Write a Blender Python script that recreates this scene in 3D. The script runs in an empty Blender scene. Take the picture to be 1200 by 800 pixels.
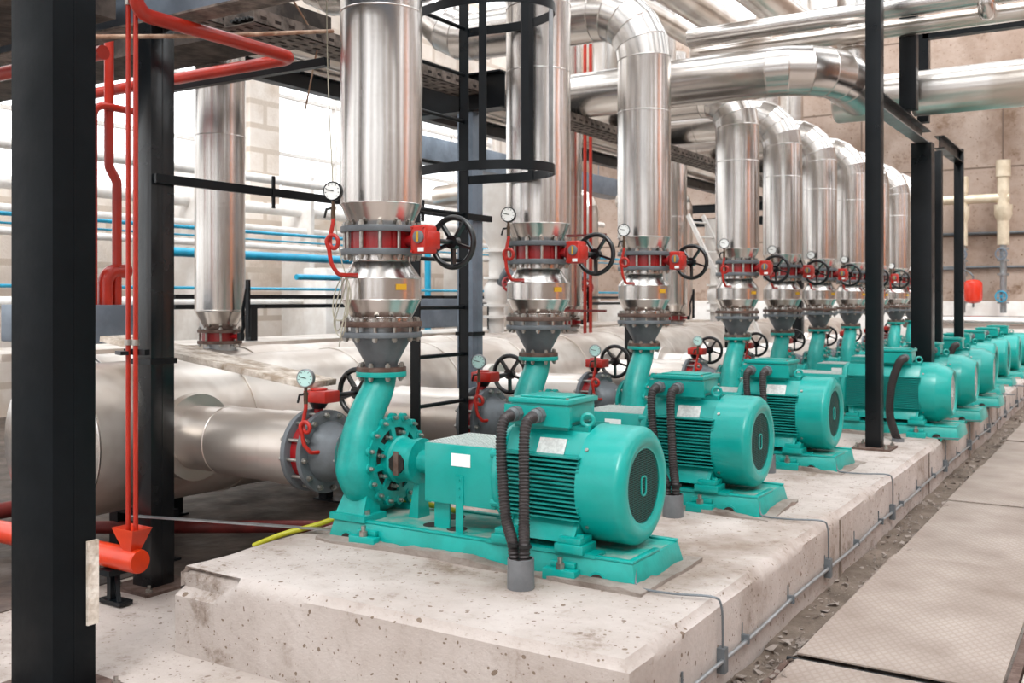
import bpy, bmesh, math, random
from mathutils import Vector, noise
PI = math.pi
R = math.radians
random.seed(7)
S = bpy.context.scene
COL = S.collection
ORG = Vector((0, 0, 0))

# ------------------------------------------------------------------ camera
# world: +Y runs along the row of pumps, +X along each pump towards its motor
F_PX = 1165.0
TH = math.atan(733 / 1165.0)
cs, sn = math.cos(TH), math.sin(TH)
cam = bpy.data.cameras.new('camera')
camo = bpy.data.objects.new('camera', cam)
COL.objects.link(camo)
camo.location = (0, 0, 1.6)
camo.rotation_euler = (PI / 2, 0, TH)
cam.sensor_width = 36
cam.lens = 36 * F_PX / 1200
cam.shift_y = -50 / 1200
cam.clip_start = 0.05
cam.clip_end = 200
cam.dof.use_dof = True
cam.dof.focus_distance = 4.9
cam.dof.aperture_fstop = 4.0
S.camera = camo

# ------------------------------------------------------------------ materials
def srgb(h):
    h = h.lstrip('#')
    v = [int(h[i:i + 2], 16) / 255 for i in (0, 2, 4)]
    return tuple((c / 12.92 if c <= 0.04045 else ((c + 0.055) / 1.055) ** 2.4) for c in v) + (1,)

def mat(name, col, rough=0.5, metal=0.0, col2=None, nscale=4.0, namt=0.5, bump=0.0, bscale=20.0,
        rvar=0.0, coat=0.0, stops=(0.4, 0.6), detail=6, spec=0.5, wear=None, wstops=(0.62, 0.68), wscale=9.0):
    m = bpy.data.materials.new(name)
    m.use_nodes = True
    nt = m.node_tree
    b = nt.nodes['Principled BSDF']
    L = nt.links.new
    c = srgb(col) if isinstance(col, str) else col
    b.inputs['Base Color'].default_value = c
    b.inputs['Roughness'].default_value = rough
    b.inputs['Metallic'].default_value = metal
    b.inputs['Specular IOR Level'].default_value = spec
    if coat:
        b.inputs['Coat Weight'].default_value = coat
        b.inputs['Coat Roughness'].default_value = 0.15
    tc = nt.nodes.new('ShaderNodeTexCoord')
    out = None
    if col2:
        n = nt.nodes.new('ShaderNodeTexNoise')
        n.inputs['Scale'].default_value = nscale
        n.inputs['Detail'].default_value = detail
        n.inputs['Roughness'].default_value = 0.62
        L(tc.outputs['Object'], n.inputs['Vector'])
        r = nt.nodes.new('ShaderNodeValToRGB')
        r.color_ramp.elements[0].position = stops[0]
        r.color_ramp.elements[1].position = stops[1]
        r.color_ramp.elements[0].color = c
        c2 = srgb(col2)
        r.color_ramp.elements[1].color = tuple(c[i] * (1 - namt) + c2[i] * namt for i in range(3)) + (1,)
        L(n.outputs['Fac'], r.inputs['Fac'])
        out = r.outputs['Color']
        L(out, b.inputs['Base Color'])
    if wear:
        n = nt.nodes.new('ShaderNodeTexNoise')
        n.inputs['Scale'].default_value = wscale
        n.inputs['Detail'].default_value = 9
        n.inputs['Roughness'].default_value = 0.7
        L(tc.outputs['Object'], n.inputs['Vector'])
        r = nt.nodes.new('ShaderNodeValToRGB')
        r.color_ramp.elements[0].position = wstops[0]
        r.color_ramp.elements[1].position = wstops[1]
        L(n.outputs['Fac'], r.inputs['Fac'])
        mx = nt.nodes.new('ShaderNodeMix')
        mx.data_type = 'RGBA'
        L(r.outputs['Color'], mx.inputs[0])
        mx.inputs[6].default_value = c
        if out: L(out, mx.inputs[6])
        mx.inputs[7].default_value = srgb(wear)
        L(mx.outputs[2], b.inputs['Base Color'])
    if rvar:
        n = nt.nodes.new('ShaderNodeTexNoise')
        n.inputs['Scale'].default_value = nscale * 1.7
        n.inputs['Detail'].default_value = 4
        L(tc.outputs['Object'], n.inputs['Vector'])
        mr = nt.nodes.new('ShaderNodeMapRange')
        mr.inputs[1].default_value = 0.3
        mr.inputs[2].default_value = 0.7
        mr.inputs[3].default_value = max(0.02, rough - rvar)
        mr.inputs[4].default_value = rough + rvar
        L(n.outputs['Fac'], mr.inputs[0])
        L(mr.outputs[0], b.inputs['Roughness'])
    if bump:
        n = nt.nodes.new('ShaderNodeTexNoise')
        n.inputs['Scale'].default_value = bscale
        n.inputs['Detail'].default_value = detail
        L(tc.outputs['Object'], n.inputs['Vector'])
        bp = nt.nodes.new('ShaderNodeBump')
        bp.inputs['Strength'].default_value = 1.0
        bp.inputs['Distance'].default_value = bump
        L(n.outputs['Fac'], bp.inputs['Height'])
        L(bp.outputs['Normal'], b.inputs['Normal'])
    return m

M = {}
M['alu'] = mat('aluminium_jacket', '#dcd8d4', 0.25, 1.0, '#c2bbb5', 1.6, 0.7, 0.0, 2.2, 0.0, stops=(0.35, 0.65), detail=1)
M['alu_dull'] = mat('dusty_aluminium', '#e6e0da', 0.28, 1.0, '#c6bbb0', 2.2, 0.8, 0.0, 1.8, 0.0, detail=1)
M['alu_dust'] = mat('dust_covered_jacket', '#ebe4dc', 0.36, 0.65, '#c5b8ac', 2.0, 0.8, 0.0, 1.8, 0.0, detail=3)
M['alu_branch'] = mat('branch_jacket', '#ece6e0', 0.32, 0.75, '#d2c8be', 2.2, 0.8, 0.0, 1.8, 0.0, detail=1)
M['steel'] = mat('grey_painted_steel', '#6f757a', 0.45, 0.3, '#5b5f62', 6, 0.7, 0.001, 40)
M['steel_lt'] = mat('galvanised_steel', '#a9adb0', 0.38, 0.8, '#8d9092', 8, 0.6)
M['bolt'] = mat('zinc_bolts', '#b9b6b0', 0.35, 0.9, '#8f8a83', 30, 0.7)
M['rustfl'] = mat('rusty_flange', '#6d5a52', 0.7, 0.2, '#503a30', 14, 0.9, 0.002, 60)
M['black'] = mat('black_painted_steel', '#070c10', 0.34, 0.0, '#0d1317', 3.0, 0.9, 0.0006, 40, 0.08, wear='#20272c', wstops=(0.68, 0.8), wscale=3.5, spec=0.3)
M['black_dull'] = mat('dull_black_steel', '#060b0f', 0.6, 0.0, '#0c1216', 3.0, 0.9, 0.0006, 40, 0.08, wear='#1a2127', wstops=(0.68, 0.8), wscale=3.5, spec=0.15)
M['black_gloss'] = mat('glossy_black_steel', '#070c10', 0.25, 0.0, '#0d1317', 3.0, 0.9, 0.0004, 40, 0.05, spec=0.6)
M['blackw'] = mat('black_cast_handwheel', '#0d1113', 0.28, 0.0, coat=0.3)
M['bluegrey'] = mat('blue_grey_steel', '#7e8b99', 0.42, 0.3, '#66717d', 3, 0.8, rvar=0.05)
M['teal'] = mat('teal_enamel', '#009a92', 0.33, 0.0, '#008378', 5, 0.5, 0.0006, 60, 0.05, coat=0.1, stops=(0.45, 0.75), wear='#3f6f68', wstops=(0.73, 0.76), wscale=7)
M['teal_cast'] = mat('teal_cast_iron', '#009b93', 0.4, 0.0, '#00756e', 9, 0.6, 0.002, 45, 0.05, coat=0.05, stops=(0.4, 0.7), wear='#7fa89e', wstops=(0.69, 0.73), wscale=5)
M['teal_side'] = mat('chipped_teal_frame', '#009a92', 0.4, 0.0, '#00857a', 6, 0.7, 0.001, 50, wear='#8a7c70', wstops=(0.70, 0.73), wscale=10)
M['back_floor'] = mat('dark_back_floor', '#5c5048', 0.5, 0.0, '#2e2723', 2.5, 0.9, 0.006, 14, 0.15)
M['orange_panel'] = None
M['teal_dusty'] = mat('dusty_teal_plate', '#1a9c90', 0.55, 0.0, '#a79f95', 6, 0.75, 0.0015, 50, stops=(0.42, 0.62), wear='#8a7a6c', wstops=(0.64, 0.72), wscale=8)
M['fins'] = mat('teal_fins', '#008a82', 0.45, 0.0, '#0a7a74', 12, 0.6)
M['dark'] = mat('dark_cavity', '#1a1614', 0.8, 0.0, '#3a2a22', 12, 0.7)
M['mesh'] = mat('dark_fan_mesh', '#231f1f', 0.6, 0.3)
M['grille'] = mat('grey_green_wire', '#2c5a55', 0.5, 0.2)
M['plate'] = mat('aluminium_nameplate', '#d9dbd8', 0.35, 0.3, '#b3b5b2', 60, 0.6)
M['sticker'] = mat('white_sticker', '#e9ecea', 0.5)
M['yellow'] = mat('yellow_paint', '#c99a20', 0.45)
M['hose_y'] = mat('yellow_hose', '#a5a21e', 0.45)
M['red'] = mat('red_valve_enamel', '#9c1418', 0.32, 0.0, '#760f12', 7, 0.5, 0.0008, 50, coat=0.25)
M['redo'] = mat('red_orange_enamel', '#b92416', 0.35, 0.0, '#931a12', 8, 0.5, coat=0.2)
M['redpipe'] = mat('red_painted_pipe', '#bd2c17', 0.33, 0.0, '#961e10', 3, 0.6, coat=0.2, rvar=0.05)
M['orange'] = mat('orange_painted_pipe', '#dd3d12', 0.35, 0.0, '#c4300d', 6, 0.6, coat=0.2)
M['rubber'] = mat('grey_flexible_hose', '#3e3838', 0.45, 0.2, '#2a2626', 10, 0.6)
M['sleeve'] = mat('grey_plastic_sleeve', '#6f7174', 0.45, 0.0, '#595b5e', 10, 0.6)
M['brass'] = mat('dark_brass', '#5b4a3c', 0.4, 0.7)
M['dial'] = mat('gauge_dial', '#eceeec', 0.25, 0.0, coat=0.6)
M['dial_c'] = mat('pale_cyan_gauge_glass', '#bfe3de', 0.15, 0.0, coat=0.8)
M['ink'] = mat('black_ink', '#111111', 0.5)
M['cord'] = mat('cotton_cord', '#a9a493', 0.8)
M['wood'] = mat('weathered_board', '#e2d9ce', 0.85, 0.0, '#a4927f', 9, 0.9, 0.01, 30)
M['blue'] = mat('sky_blue_pipe_paint', '#1ea4c9', 0.35, 0.0, '#1787ab', 5, 0.6, coat=0.2)
M['rustpipe'] = mat('old_cream_pipe', '#c7ab93', 0.6, 0.0, '#8b5d42', 9, 0.8)
M['white'] = mat('white_painted', '#ebe8e4', 0.5, 0.0, '#d6cfc8', 4, 0.6)
M['cream'] = mat('cream_painted_pipe', '#d9ccb6', 0.4, 0.3, '#bfae94', 5, 0.7)
M['tray'] = mat('dusty_cable_tray', '#8b8078', 0.6, 0.4, '#4c443e', 10, 0.9, 0.003, 30)
M['soot'] = mat('sooty_concrete', '#5d534c', 0.9, 0.0, '#2f2926', 4, 0.9, 0.01, 14)
M['redbrown'] = mat('dull_red_pipe', '#7c2a26', 0.5, 0.0, '#54211e', 6, 0.7)
M['tank'] = mat('gloss_red_tank', '#d8351f', 0.25, 0.0, coat=0.5)

def concrete(name, base, dark, stain, pit=True, bump=0.01, warm=None, brick=None, sc=1.0):
    m = bpy.data.materials.new(name)
    m.use_nodes = True
    nt = m.node_tree; L = nt.links.new; N = nt.nodes.new
    b = nt.nodes['Principled BSDF']
    b.inputs['Roughness'].default_value = 0.88
    b.inputs['Specular IOR Level'].default_value = 0.25
    tc = N('ShaderNodeTexCoord')
    def nz(scale, det=8, ro=0.65):
        n = N('ShaderNodeTexNoise'); n.inputs['Scale'].default_value = scale * sc
        n.inputs['Detail'].default_value = det; n.inputs['Roughness'].default_value = ro
        L(tc.outputs['Object'], n.inputs['Vector']); return n.outputs['Fac']
    def ramp(f, a, c, ca=(0, 0, 0, 1), cb=(1, 1, 1, 1)):
        r = N('ShaderNodeValToRGB'); r.color_ramp.elements[0].position = a; r.color_ramp.elements[1].position = c
        r.color_ramp.elements[0].color = ca; r.color_ramp.elements[1].color = cb
        L(f, r.inputs['Fac']); return r.outputs['Color']
    def mix(f, a, c):
        x = N('ShaderNodeMix'); x.data_type = 'RGBA'
        L(f, x.inputs[0])
        for s_, v in ((6, a), (7, c)):
            if isinstance(v, tuple): x.inputs[s_].default_value = v
            else: L(v, x.inputs[s_])
        return x.outputs[2]
    c = ramp(nz(1.3), 0.3, 0.7, srgb(base), srgb(dark))
    c = mix(ramp(nz(0.7), 0.52, 0.68), c, srgb(stain))
    c = mix(ramp(nz(5.5, 10, 0.75), 0.56, 0.72), c, srgb(dark))
    h = nz(22, 10, 0.7)
    if pit:
        for sc_, amt, th_ in ((26, .8, .3), (60, .72, .34)):
            v = N('ShaderNodeTexVoronoi'); v.inputs['Scale'].default_value = sc_ * sc
            n3 = N('ShaderNodeTexNoise'); n3.inputs['Scale'].default_value = 9; L(tc.outputs['Object'], n3.inputs['Vector'])
            mxv = N('ShaderNodeMix'); mxv.data_type = 'RGBA'; mxv.inputs[0].default_value = .06
            L(tc.outputs['Object'], mxv.inputs[6]); L(n3.outputs['Color'], mxv.inputs[7]); L(mxv.outputs[2], v.inputs['Vector'])
            sp_ = N('ShaderNodeSeparateColor'); L(v.outputs['Color'], sp_.inputs[0])
            mr = N('ShaderNodeMapRange'); mr.inputs[1].default_value = amt; mr.inputs[2].default_value = 1; mr.inputs[3].default_value = 0; mr.inputs[4].default_value = th_
            L(sp_.outputs[0], mr.inputs[0])
            lt = N('ShaderNodeMath'); lt.operation = 'LESS_THAN'; L(v.outputs['Distance'], lt.inputs[0]); L(mr.outputs[0], lt.inputs[1])
            ad = N('ShaderNodeMath'); ad.operation = 'SUBTRACT'; L(h, ad.inputs[0]); L(lt.outputs[0], ad.inputs[1]); h = ad.outputs[0]
            c = mix(lt.outputs[0], c, srgb(stain))
        c = mix(ramp(nz(2.6, 12, 0.8), 0.56, 0.66), c, srgb(stain))
        c = mix(ramp(nz(40, 4, 0.6), 0.6, 0.8), c, srgb(dark))
    if brick:
        bt = N('ShaderNodeTexBrick'); bt.inputs['Scale'].default_value = 1.0
        bt.inputs['Brick Width'].default_value = brick[0]; bt.inputs['Row Height'].default_value = brick[1]
        bt.inputs['Mortar Size'].default_value = brick[2]
        mp = N('ShaderNodeMapping'); mp.inputs['Rotation'].default_value = brick[3]
        L(tc.outputs['Object'], mp.inputs['Vector']); L(mp.outputs['Vector'], bt.inputs['Vector'])
        c = mix(bt.outputs['Fac'], c, srgb(brick[4]))
    L(c, b.inputs['Base Color'])
    bp = N('ShaderNodeBump'); bp.inputs['Distance'].default_value = bump; bp.inputs['Strength'].default_value = 1
    L(h, bp.inputs['Height']); L(bp.outputs['Normal'], b.inputs['Normal'])
    return m
M['plinth'] = concrete('plinth_concrete', '#c6bdb8', '#9d9087', '#7d6d60', True, 0.008)
M['floor'] = concrete('floor_concrete', '#c6bcb6', '#a1958c', '#85776c', True, 0.007)
M['wallc'] = concrete('stained_wall_concrete', '#b5a498', '#947f71', '#77604f', True, 0.01, sc=0.6, brick=(3.0, 1.5, 0.02, (PI / 2, 0, 0), '#6d5d52'))
M['brick'] = concrete('whitewashed_brick', '#ece4dc', '#dccfc2', '#c9b8a8', False, 0.01, brick=(0.9, 0.42, 0.05, (0, PI / 2, PI / 2), '#cdbfb1'))
M['debris'] = concrete('rubble_dust', '#8f8175', '#5f5349', '#4a3f37', False, 0.02, sc=2)
M['mortar'] = concrete('mortar', '#b5aaa2', '#978b82', '#786b61', False, 0.02, sc=3)
M['roof'] = mat('roof_sheet', '#8f8a86', 0.7)

def checker_mat():
    m = bpy.data.materials.new('dusty_tread_plate')
    m.use_nodes = True
    nt = m.node_tree; L = nt.links.new; N = nt.nodes.new
    b = nt.nodes['Principled BSDF']; b.inputs['Roughness'].default_value = 0.55; b.inputs['Metallic'].default_value = 0.15
    tc = N('ShaderNodeTexCoord')
    n = N('ShaderNodeTexNoise'); n.inputs['Scale'].default_value = 2.2; n.inputs['Detail'].default_value = 9
    L(tc.outputs['Object'], n.inputs['Vector'])
    r = N('ShaderNodeValToRGB'); r.color_ramp.elements[0].position = 0.3; r.color_ramp.elements[1].position = 0.7
    r.color_ramp.elements[0].color = srgb('#aea198'); r.color_ramp.elements[1].color = srgb('#83746a')
    L(n.outputs['Fac'], r.inputs['Fac'])
    def wave(rot, sc):
        mp = N('ShaderNodeMapping'); mp.inputs['Rotation'].default_value = (0, 0, rot)
        L(tc.outputs['Object'], mp.inputs['Vector'])
        w = N('ShaderNodeTexWave'); w.inputs['Scale'].default_value = sc; w.bands_direction = 'X'
        L(mp.outputs['Vector'], w.inputs['Vector'])
        g = N('ShaderNodeMath'); g.operation = 'GREATER_THAN'; g.inputs[1].default_value = 0.8
        L(w.outputs['Fac'], g.inputs[0]); return g.outputs[0]
    mx = N('ShaderNodeMath'); mx.operation = 'MAXIMUM'
    L(wave(R(30), 9), mx.inputs[0]); L(wave(R(-30), 9), mx.inputs[1])
    x = N('ShaderNodeMix'); x.data_type = 'RGBA'
    mu = N('ShaderNodeMath'); mu.operation = 'MULTIPLY'; mu.inputs[1].default_value = 0.28
    L(mx.outputs[0], mu.inputs[0]); L(mu.outputs[0], x.inputs[0])
    L(r.outputs['Color'], x.inputs[6]); x.inputs[7].default_value = srgb('#7d6a5c')
    L(x.outputs[2], b.inputs['Base Color'])
    bp = N('ShaderNodeBump'); bp.inputs['Distance'].default_value = 0.004
    L(mx.outputs[0], bp.inputs['Height']); L(bp.outputs['Normal'], b.inputs['Normal'])
    return m
M['tread'] = checker_mat()

def emis(name, col, st):
    m = bpy.data.materials.new(name); m.use_nodes = True
    nt = m.node_tree; nt.nodes.clear()
    e = nt.nodes.new('ShaderNodeEmission'); o = nt.nodes.new('ShaderNodeOutputMaterial')
    e.inputs[0].default_value = srgb(col); e.inputs[1].default_value = st
    nt.links.new(e.outputs[0], o.inputs[0]); return m
M['lamp'] = emis('lamp_glow', '#ffb56a', 25)
def glass_mat():
    m = bpy.data.materials.new('frosted_window_glass'); m.use_nodes = True
    nt = m.node_tree; nt.nodes.clear()
    t = nt.nodes.new('ShaderNodeBsdfTransparent'); g = nt.nodes.new('ShaderNodeBsdfGlossy'); g.inputs['Roughness'].default_value = 0.1
    x = nt.nodes.new('ShaderNodeMixShader'); x.inputs[0].default_value = 0.06
    o = nt.nodes.new('ShaderNodeOutputMaterial')
    nt.links.new(t.outputs[0], x.inputs[1]); nt.links.new(g.outputs[0], x.inputs[2]); nt.links.new(x.outputs[0], o.inputs[0])
    return m
M['glass'] = glass_mat()
def orange_panel_mat():
    m = bpy.data.materials.new('added_orange_panel'); m.use_nodes = True  # sky-lit orange of the added panels, mirrored in the pipe jackets
    nt = m.node_tree; nt.nodes.clear()
    t = nt.nodes.new('ShaderNodeBsdfTranslucent'); t.inputs['Color'].default_value = (1.0, .46, .09, 1)
    o = nt.nodes.new('ShaderNodeOutputMaterial'); nt.links.new(t.outputs[0], o.inputs[0]); return m
M['orange_panel'] = orange_panel_mat()

# ------------------------------------------------------------------ mesh builder
def basis(ax):
    ax = Vector(ax).normalized()
    t = Vector((0, 0, 1)) if abs(ax.z) < 0.9 else Vector((0, 1, 0))
    u = ax.cross(t).normalized()
    v = ax.cross(u).normalized()
    return ax, u, v

class MB:
    def __init__(s): s.v = []; s.f = []
    def add(s, vs, fs):
        o = len(s.v); s.v += [Vector(p) for p in vs]; s.f += [tuple(i + o for i in f) for f in fs]; return s
    def box(s, x0, x1, y0, y1, z0, z1, rot=0, piv=None):
        p = [Vector((x, y, z)) for z in (z0, z1) for y in (y0, y1) for x in (x0, x1)]
        if rot:
            c = Vector(piv) if piv else Vector(((x0 + x1) / 2, (y0 + y1) / 2, 0))
            for q in p:
                dx, dy = q.x - c.x, q.y - c.y
                q.x = c.x + dx * math.cos(rot) - dy * math.sin(rot); q.y = c.y + dx * math.sin(rot) + dy * math.cos(rot)
        return s.add(p, [(0, 2, 3, 1), (4, 5, 7, 6), (0, 1, 5, 4), (2, 6, 7, 3), (0, 4, 6, 2), (1, 3, 7, 5)])
    def beam(s, p0, p1, w, h, up=(0, 0, 1)):
        p0, p1 = Vector(p0), Vector(p1); d = (p1 - p0).normalized()
        up = Vector(up)
        if abs(d.dot(up)) > 0.95: up = Vector((0, 1, 0))
        u = d.cross(up).normalized() * (w / 2); v = u.cross(d).normalized() * (h / 2)
        vs = [p + a * u + b * v for p in (p0, p1) for a, b in ((-1, -1), (1, -1), (1, 1), (-1, 1))]
        return s.add(vs, [(0, 1, 2, 3), (7, 6, 5, 4), (0, 4, 5, 1), (1, 5, 6, 2), (2, 6, 7, 3), (3, 7, 4, 0)])
    def lathe(s, o, ax, prof, n=32, ph=0, squash=None):
        o = Vector(o); a, u, v = basis(ax); vs = []; fs = []
        for t, r in prof:
            for i in range(n):
                an = 2 * PI * i / n + ph
                vs.append(o + a * t + u * (r * math.cos(an)) + v * (r * math.sin(an)))
        m = len(prof)
        for j in range(m - 1):
            for i in range(n):
                k = (i + 1) % n
                fs.append((j * n + i, j * n + k, (j + 1) * n + k, (j + 1) * n + i))
        if prof[0][1] > 1e-6: fs.append(tuple(range(n - 1, -1, -1)))
        if prof[-1][1] > 1e-6: fs.append(tuple((m - 1) * n + i for i in range(n)))
        return s.add(vs, fs)
    def ring(s, o, ax, r0, r1, t0, t1, n=32):
        o = Vector(o); a, u, v = basis(ax); vs = []; fs = []
        for t, r in ((t0, r0), (t0, r1), (t1, r1), (t1, r0)):
            for i in range(n):
                an = 2 * PI * i / n
                vs.append(o + a * t + u * (r * math.cos(an)) + v * (r * math.sin(an)))
        for j in range(4):
            for i in range(n):
                k = (i + 1) % n; jj = (j + 1) % 4
                fs.append((j * n + i, j * n + k, jj * n + k, jj * n + i))
        return s.add(vs, fs)
    def cyl(s, p0, p1, r, r1=None, n=20):
        p0, p1 = Vector(p0), Vector(p1); d = p1 - p0
        return s.lathe(p0, d, [(0, r), (d.length, r if r1 is None else r1)], n)
    def torus(s, o, ax, Rr, r, n=36, m=8):
        o = Vector(o); a, u, v = basis(ax); vs = []; fs = []
        for i in range(n):
            an = 2 * PI * i / n; d = u * math.cos(an) + v * math.sin(an)
            for j in range(m):
                bn = 2 * PI * j / m
                vs.append(o + d * (Rr + r * math.cos(bn)) + a * (r * math.sin(bn)))
        for i in range(n):
            for j in range(m):
                k = (i + 1) % n; l = (j + 1) % m
                fs.append((i * m + j, k * m + j, k * m + l, i * m + l))
        return s.add(vs, fs)
    def sweep(s, pts, r, n=12, caps=True, split=None):
        pts = [Vector(p) for p in pts]; N = len(pts)
        rr = r if isinstance(r, (list, tuple)) else [r] * N
        vs = []; fs = []; u = None
        for i, p in enumerate(pts):
            if i == 0: t = pts[1] - p
            elif i == N - 1: t = p - pts[i - 1]
            else:
                a = (p - pts[i - 1]).normalized(); b = (pts[i + 1] - p).normalized(); t = a + b
            t.normalize()
            if u is None: _, u, _ = basis(t)
            u = (u - t * u.dot(t)).normalized(); w = t.cross(u)
            k = 1.0
            if 0 < i < N - 1:
                ca = t.dot((p - pts[i - 1]).normalized()); k = 1 / max(ca, 0.4)
                bend = (pts[i + 1] - p).normalized() - (p - pts[i - 1]).normalized()
                bend = bend.normalized() if bend.length > 1e-6 else None
            else: bend = None
            for j in range(n):
                an = 2 * PI * j / n
                q = u * (rr[i] * math.cos(an)) + w * (rr[i] * math.sin(an))
                if bend is not None: q = q + bend * (q.dot(bend) * (k - 1))
                vs.append(p + q)
        if split:
            v2 = []; base = 0
            for i in range(N):
                if i and (i - 1) in split and i < N:   # start a fresh ring at a gore joint
                    base = len(v2); v2 += [q.copy() for q in vs[(i - 1) * n:i * n]]
                    prev = base
                elif i: prev = len(v2) - n
                o = len(v2); v2 += [q.copy() for q in vs[i * n:(i + 1) * n]]
                if i:
                    for j in range(n):
                        k = (j + 1) % n; fs.append((prev + j, prev + k, o + k, o + j))
            return s.add(v2, fs)
        for i in range(N - 1):
            for j in range(n):
                k = (j + 1) % n
                fs.append((i * n + j, i * n + k, (i + 1) * n + k, (i + 1) * n + j))
        if caps:
            fs.append(tuple(range(n - 1, -1, -1))); fs.append(tuple((N - 1) * n + j for j in range(n)))
        return s.add(vs, fs)
    def pipe(s, pts, r, bend, seg=5, n=16, caps=True, seams=0, wob=0):
        path = fillet(pts, bend, seg)
        if not seams: return s.sweep(path, r, n, caps)
        full = []; joint = []
        for i in range(len(path) - 1):
            a, b = path[i], path[i + 1]; m = max(1, int((b - a).length / .09)) if wob else 1
            joint.append(len(full))
            full += [a.lerp(b, k / m) for k in range(m)]
        joint.append(len(full)); full.append(path[-1])
        v0 = len(s.v)
        s.sweep(full, r, n, caps, split=set(joint[1:-1]))
        if wob:
            for q in s.v[v0:]:
                k = min(range(len(full)), key=lambda t: (full[t] - q).length_squared)
                d = (q - full[k]); d = d - Vector((0, 0, 0)); d.normalize()
                q += d * (wob * noise.noise(Vector((q.x * 5, q.y * 5, q.z * 1.7))) + wob * .35 * noise.noise(Vector((q.x * 14, q.y * 14, q.z * 6))))
        for i in range(1, len(path) - 1):
            a = (path[i] - path[i - 1]).normalized(); b = (path[i + 1] - path[i]).normalized()
            s.torus(path[i], a + b, r + 0.0005, seams, n, 5)
        return s
    def build(s, name, material, parent=None, sharp=32, bevel=0, org=None, smooth=True):
        o_ = ORG if org is None else Vector(org)
        me = bpy.data.meshes.new(name)
        me.from_pydata([tuple(p - o_) for p in s.v], [], s.f)
        bm = bmesh.new(); bm.from_mesh(me)
        bmesh.ops.recalc_face_normals(bm, faces=bm.faces)
        if bevel:
            es = [e for e in bm.edges if len(e.link_faces) == 2 and e.calc_face_angle(0) > 0.6]
            bmesh.ops.bevel(bm, geom=es, offset=bevel, segments=2, affect='EDGES', profile=0.5, clamp_overlap=True)
        th = R(sharp)
        for e in bm.edges:
            if len(e.link_faces) == 2 and e.calc_face_angle(0) > th: e.smooth = False
        for f in bm.faces: f.smooth = smooth
        bm.to_mesh(me); bm.free()
        me.materials.append(M[material] if isinstance(material, str) else material)
        ob = bpy.data.objects.new(name, me)
        COL.objects.link(ob)
        if parent: ob.parent = parent
        else: ob.location = o_
        return ob

def fillet(pts, bend, seg=5):
    pts = [Vector(p) for p in pts]
    if len(pts) < 3: return pts
    out = [pts[0]]
    for i in range(1, len(pts) - 1):
        a, p, b = pts[i - 1], pts[i], pts[i + 1]
        d0 = (a - p).normalized(); d1 = (b - p).normalized()
        ang = d0.angle(d1)
        if ang > PI - 0.02: out.append(p); continue
        L = bend / math.tan(ang / 2); L = min(L, (a - p).length * 0.499, (b - p).length * 0.499)
        rad = L * math.tan(ang / 2)
        c = p + (d0 + d1).normalized() * (rad / math.sin(ang / 2))
        s0 = p + d0 * L - c; s1 = p + d1 * L - c
        tot = s0.angle(s1); axn = s0.cross(s1).normalized()
        from mathutils import Quaternion
        for k in range(seg + 1):
            q = Quaternion(axn, tot * k / seg); w = s0.copy(); w.rotate(q); out.append(c + w)
    out.append(pts[-1])
    res = [out[0]]
    for p in out[1:]:
        if (p - res[-1]).length > 1e-4: res.append(p)
    return res

def spline(pts, n=8):
    pts = [Vector(p) for p in pts]; P = [pts[0]] + pts + [pts[-1]]; out = []
    for i in range(1, len(P) - 2):
        a, b, c, d = P[i - 1], P[i], P[i + 1], P[i + 2]
        for k in range(n):
            t = k / n
            out.append(0.5 * ((2 * b) + (c - a) * t + (2 * a - 5 * b + 4 * c - d) * t * t + (-a + 3 * b - 3 * c + d) * t ** 3))
    out.append(pts[-1]); return out

def tag(o, label=None, cat=None, group=None, kind=None):
    if label: o['label'] = label
    if cat: o['category'] = cat
    if group: o['group'] = group
    if kind: o['kind'] = kind
    return o

def thing(name, loc, label, cat, group=None):
    global ORG
    o = bpy.data.objects.new(name, None); COL.objects.link(o)
    o.location = loc; o.empty_display_size = 0.1
    ORG = Vector(loc)
    return tag(o, label, cat, group)

def single(name, mb, material, loc, label, cat, group=None, kind=None, **kw):
    o = mb.build(name, material, org=loc, **kw)
    return tag(o, label, cat, group, kind)

def struct(name, mb, material, loc=(0, 0, 0), label=None, **kw):
    o = mb.build(name, material, org=loc, **kw); o['kind'] = 'structure'
    if label: o['label'] = label
    return o

def dup(o, loc=None, label=None, parent=None):
    c = o.copy(); COL.objects.link(c); c.parent = parent
    if loc is not None: c.location = loc
    if label: c['label'] = label
    for ch in KIDS.get(o.name, None) or list(o.children): dup(ch, parent=c)
    return c
KIDS = {}

ORD = ['nearest', 'second nearest', 'third nearest', 'fourth nearest', 'fifth nearest', 'sixth nearest', 'seventh nearest', 'eighth nearest', 'ninth nearest', 'farthest']
YP = [4.05, 5.665, 7.33, 9.53, 11.01, 12.52, 14.14, 15.6, 17.18, 18.6]
ZP = 0.388           # top of plinth
XD = -3.358          # discharge axis
ZA = 0.77            # pump shaft axis

def bolts_ring(o, ax, rad, n, t0, t1, parent, r=0.012, ph=0.1, name='bolt', m='bolt', head=0.014):
    a, u, v = basis(ax); o = Vector(o)
    for i in range(n):
        an = 2 * PI * i / n + ph
        c = o + u * rad * math.cos(an) + v * rad * math.sin(an)
        b = MB()
        b.cyl(c + a * (t0 - head * 1.6), c + a * (t1 + head * 1.6), r * 0.62, n=8)
        b.cyl(c + a * (t0 - head), c + a * t0, r, n=6)
        b.cyl(c + a * t1, c + a * (t1 + head), r, n=6)
        b.build(name, m, parent)

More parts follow.
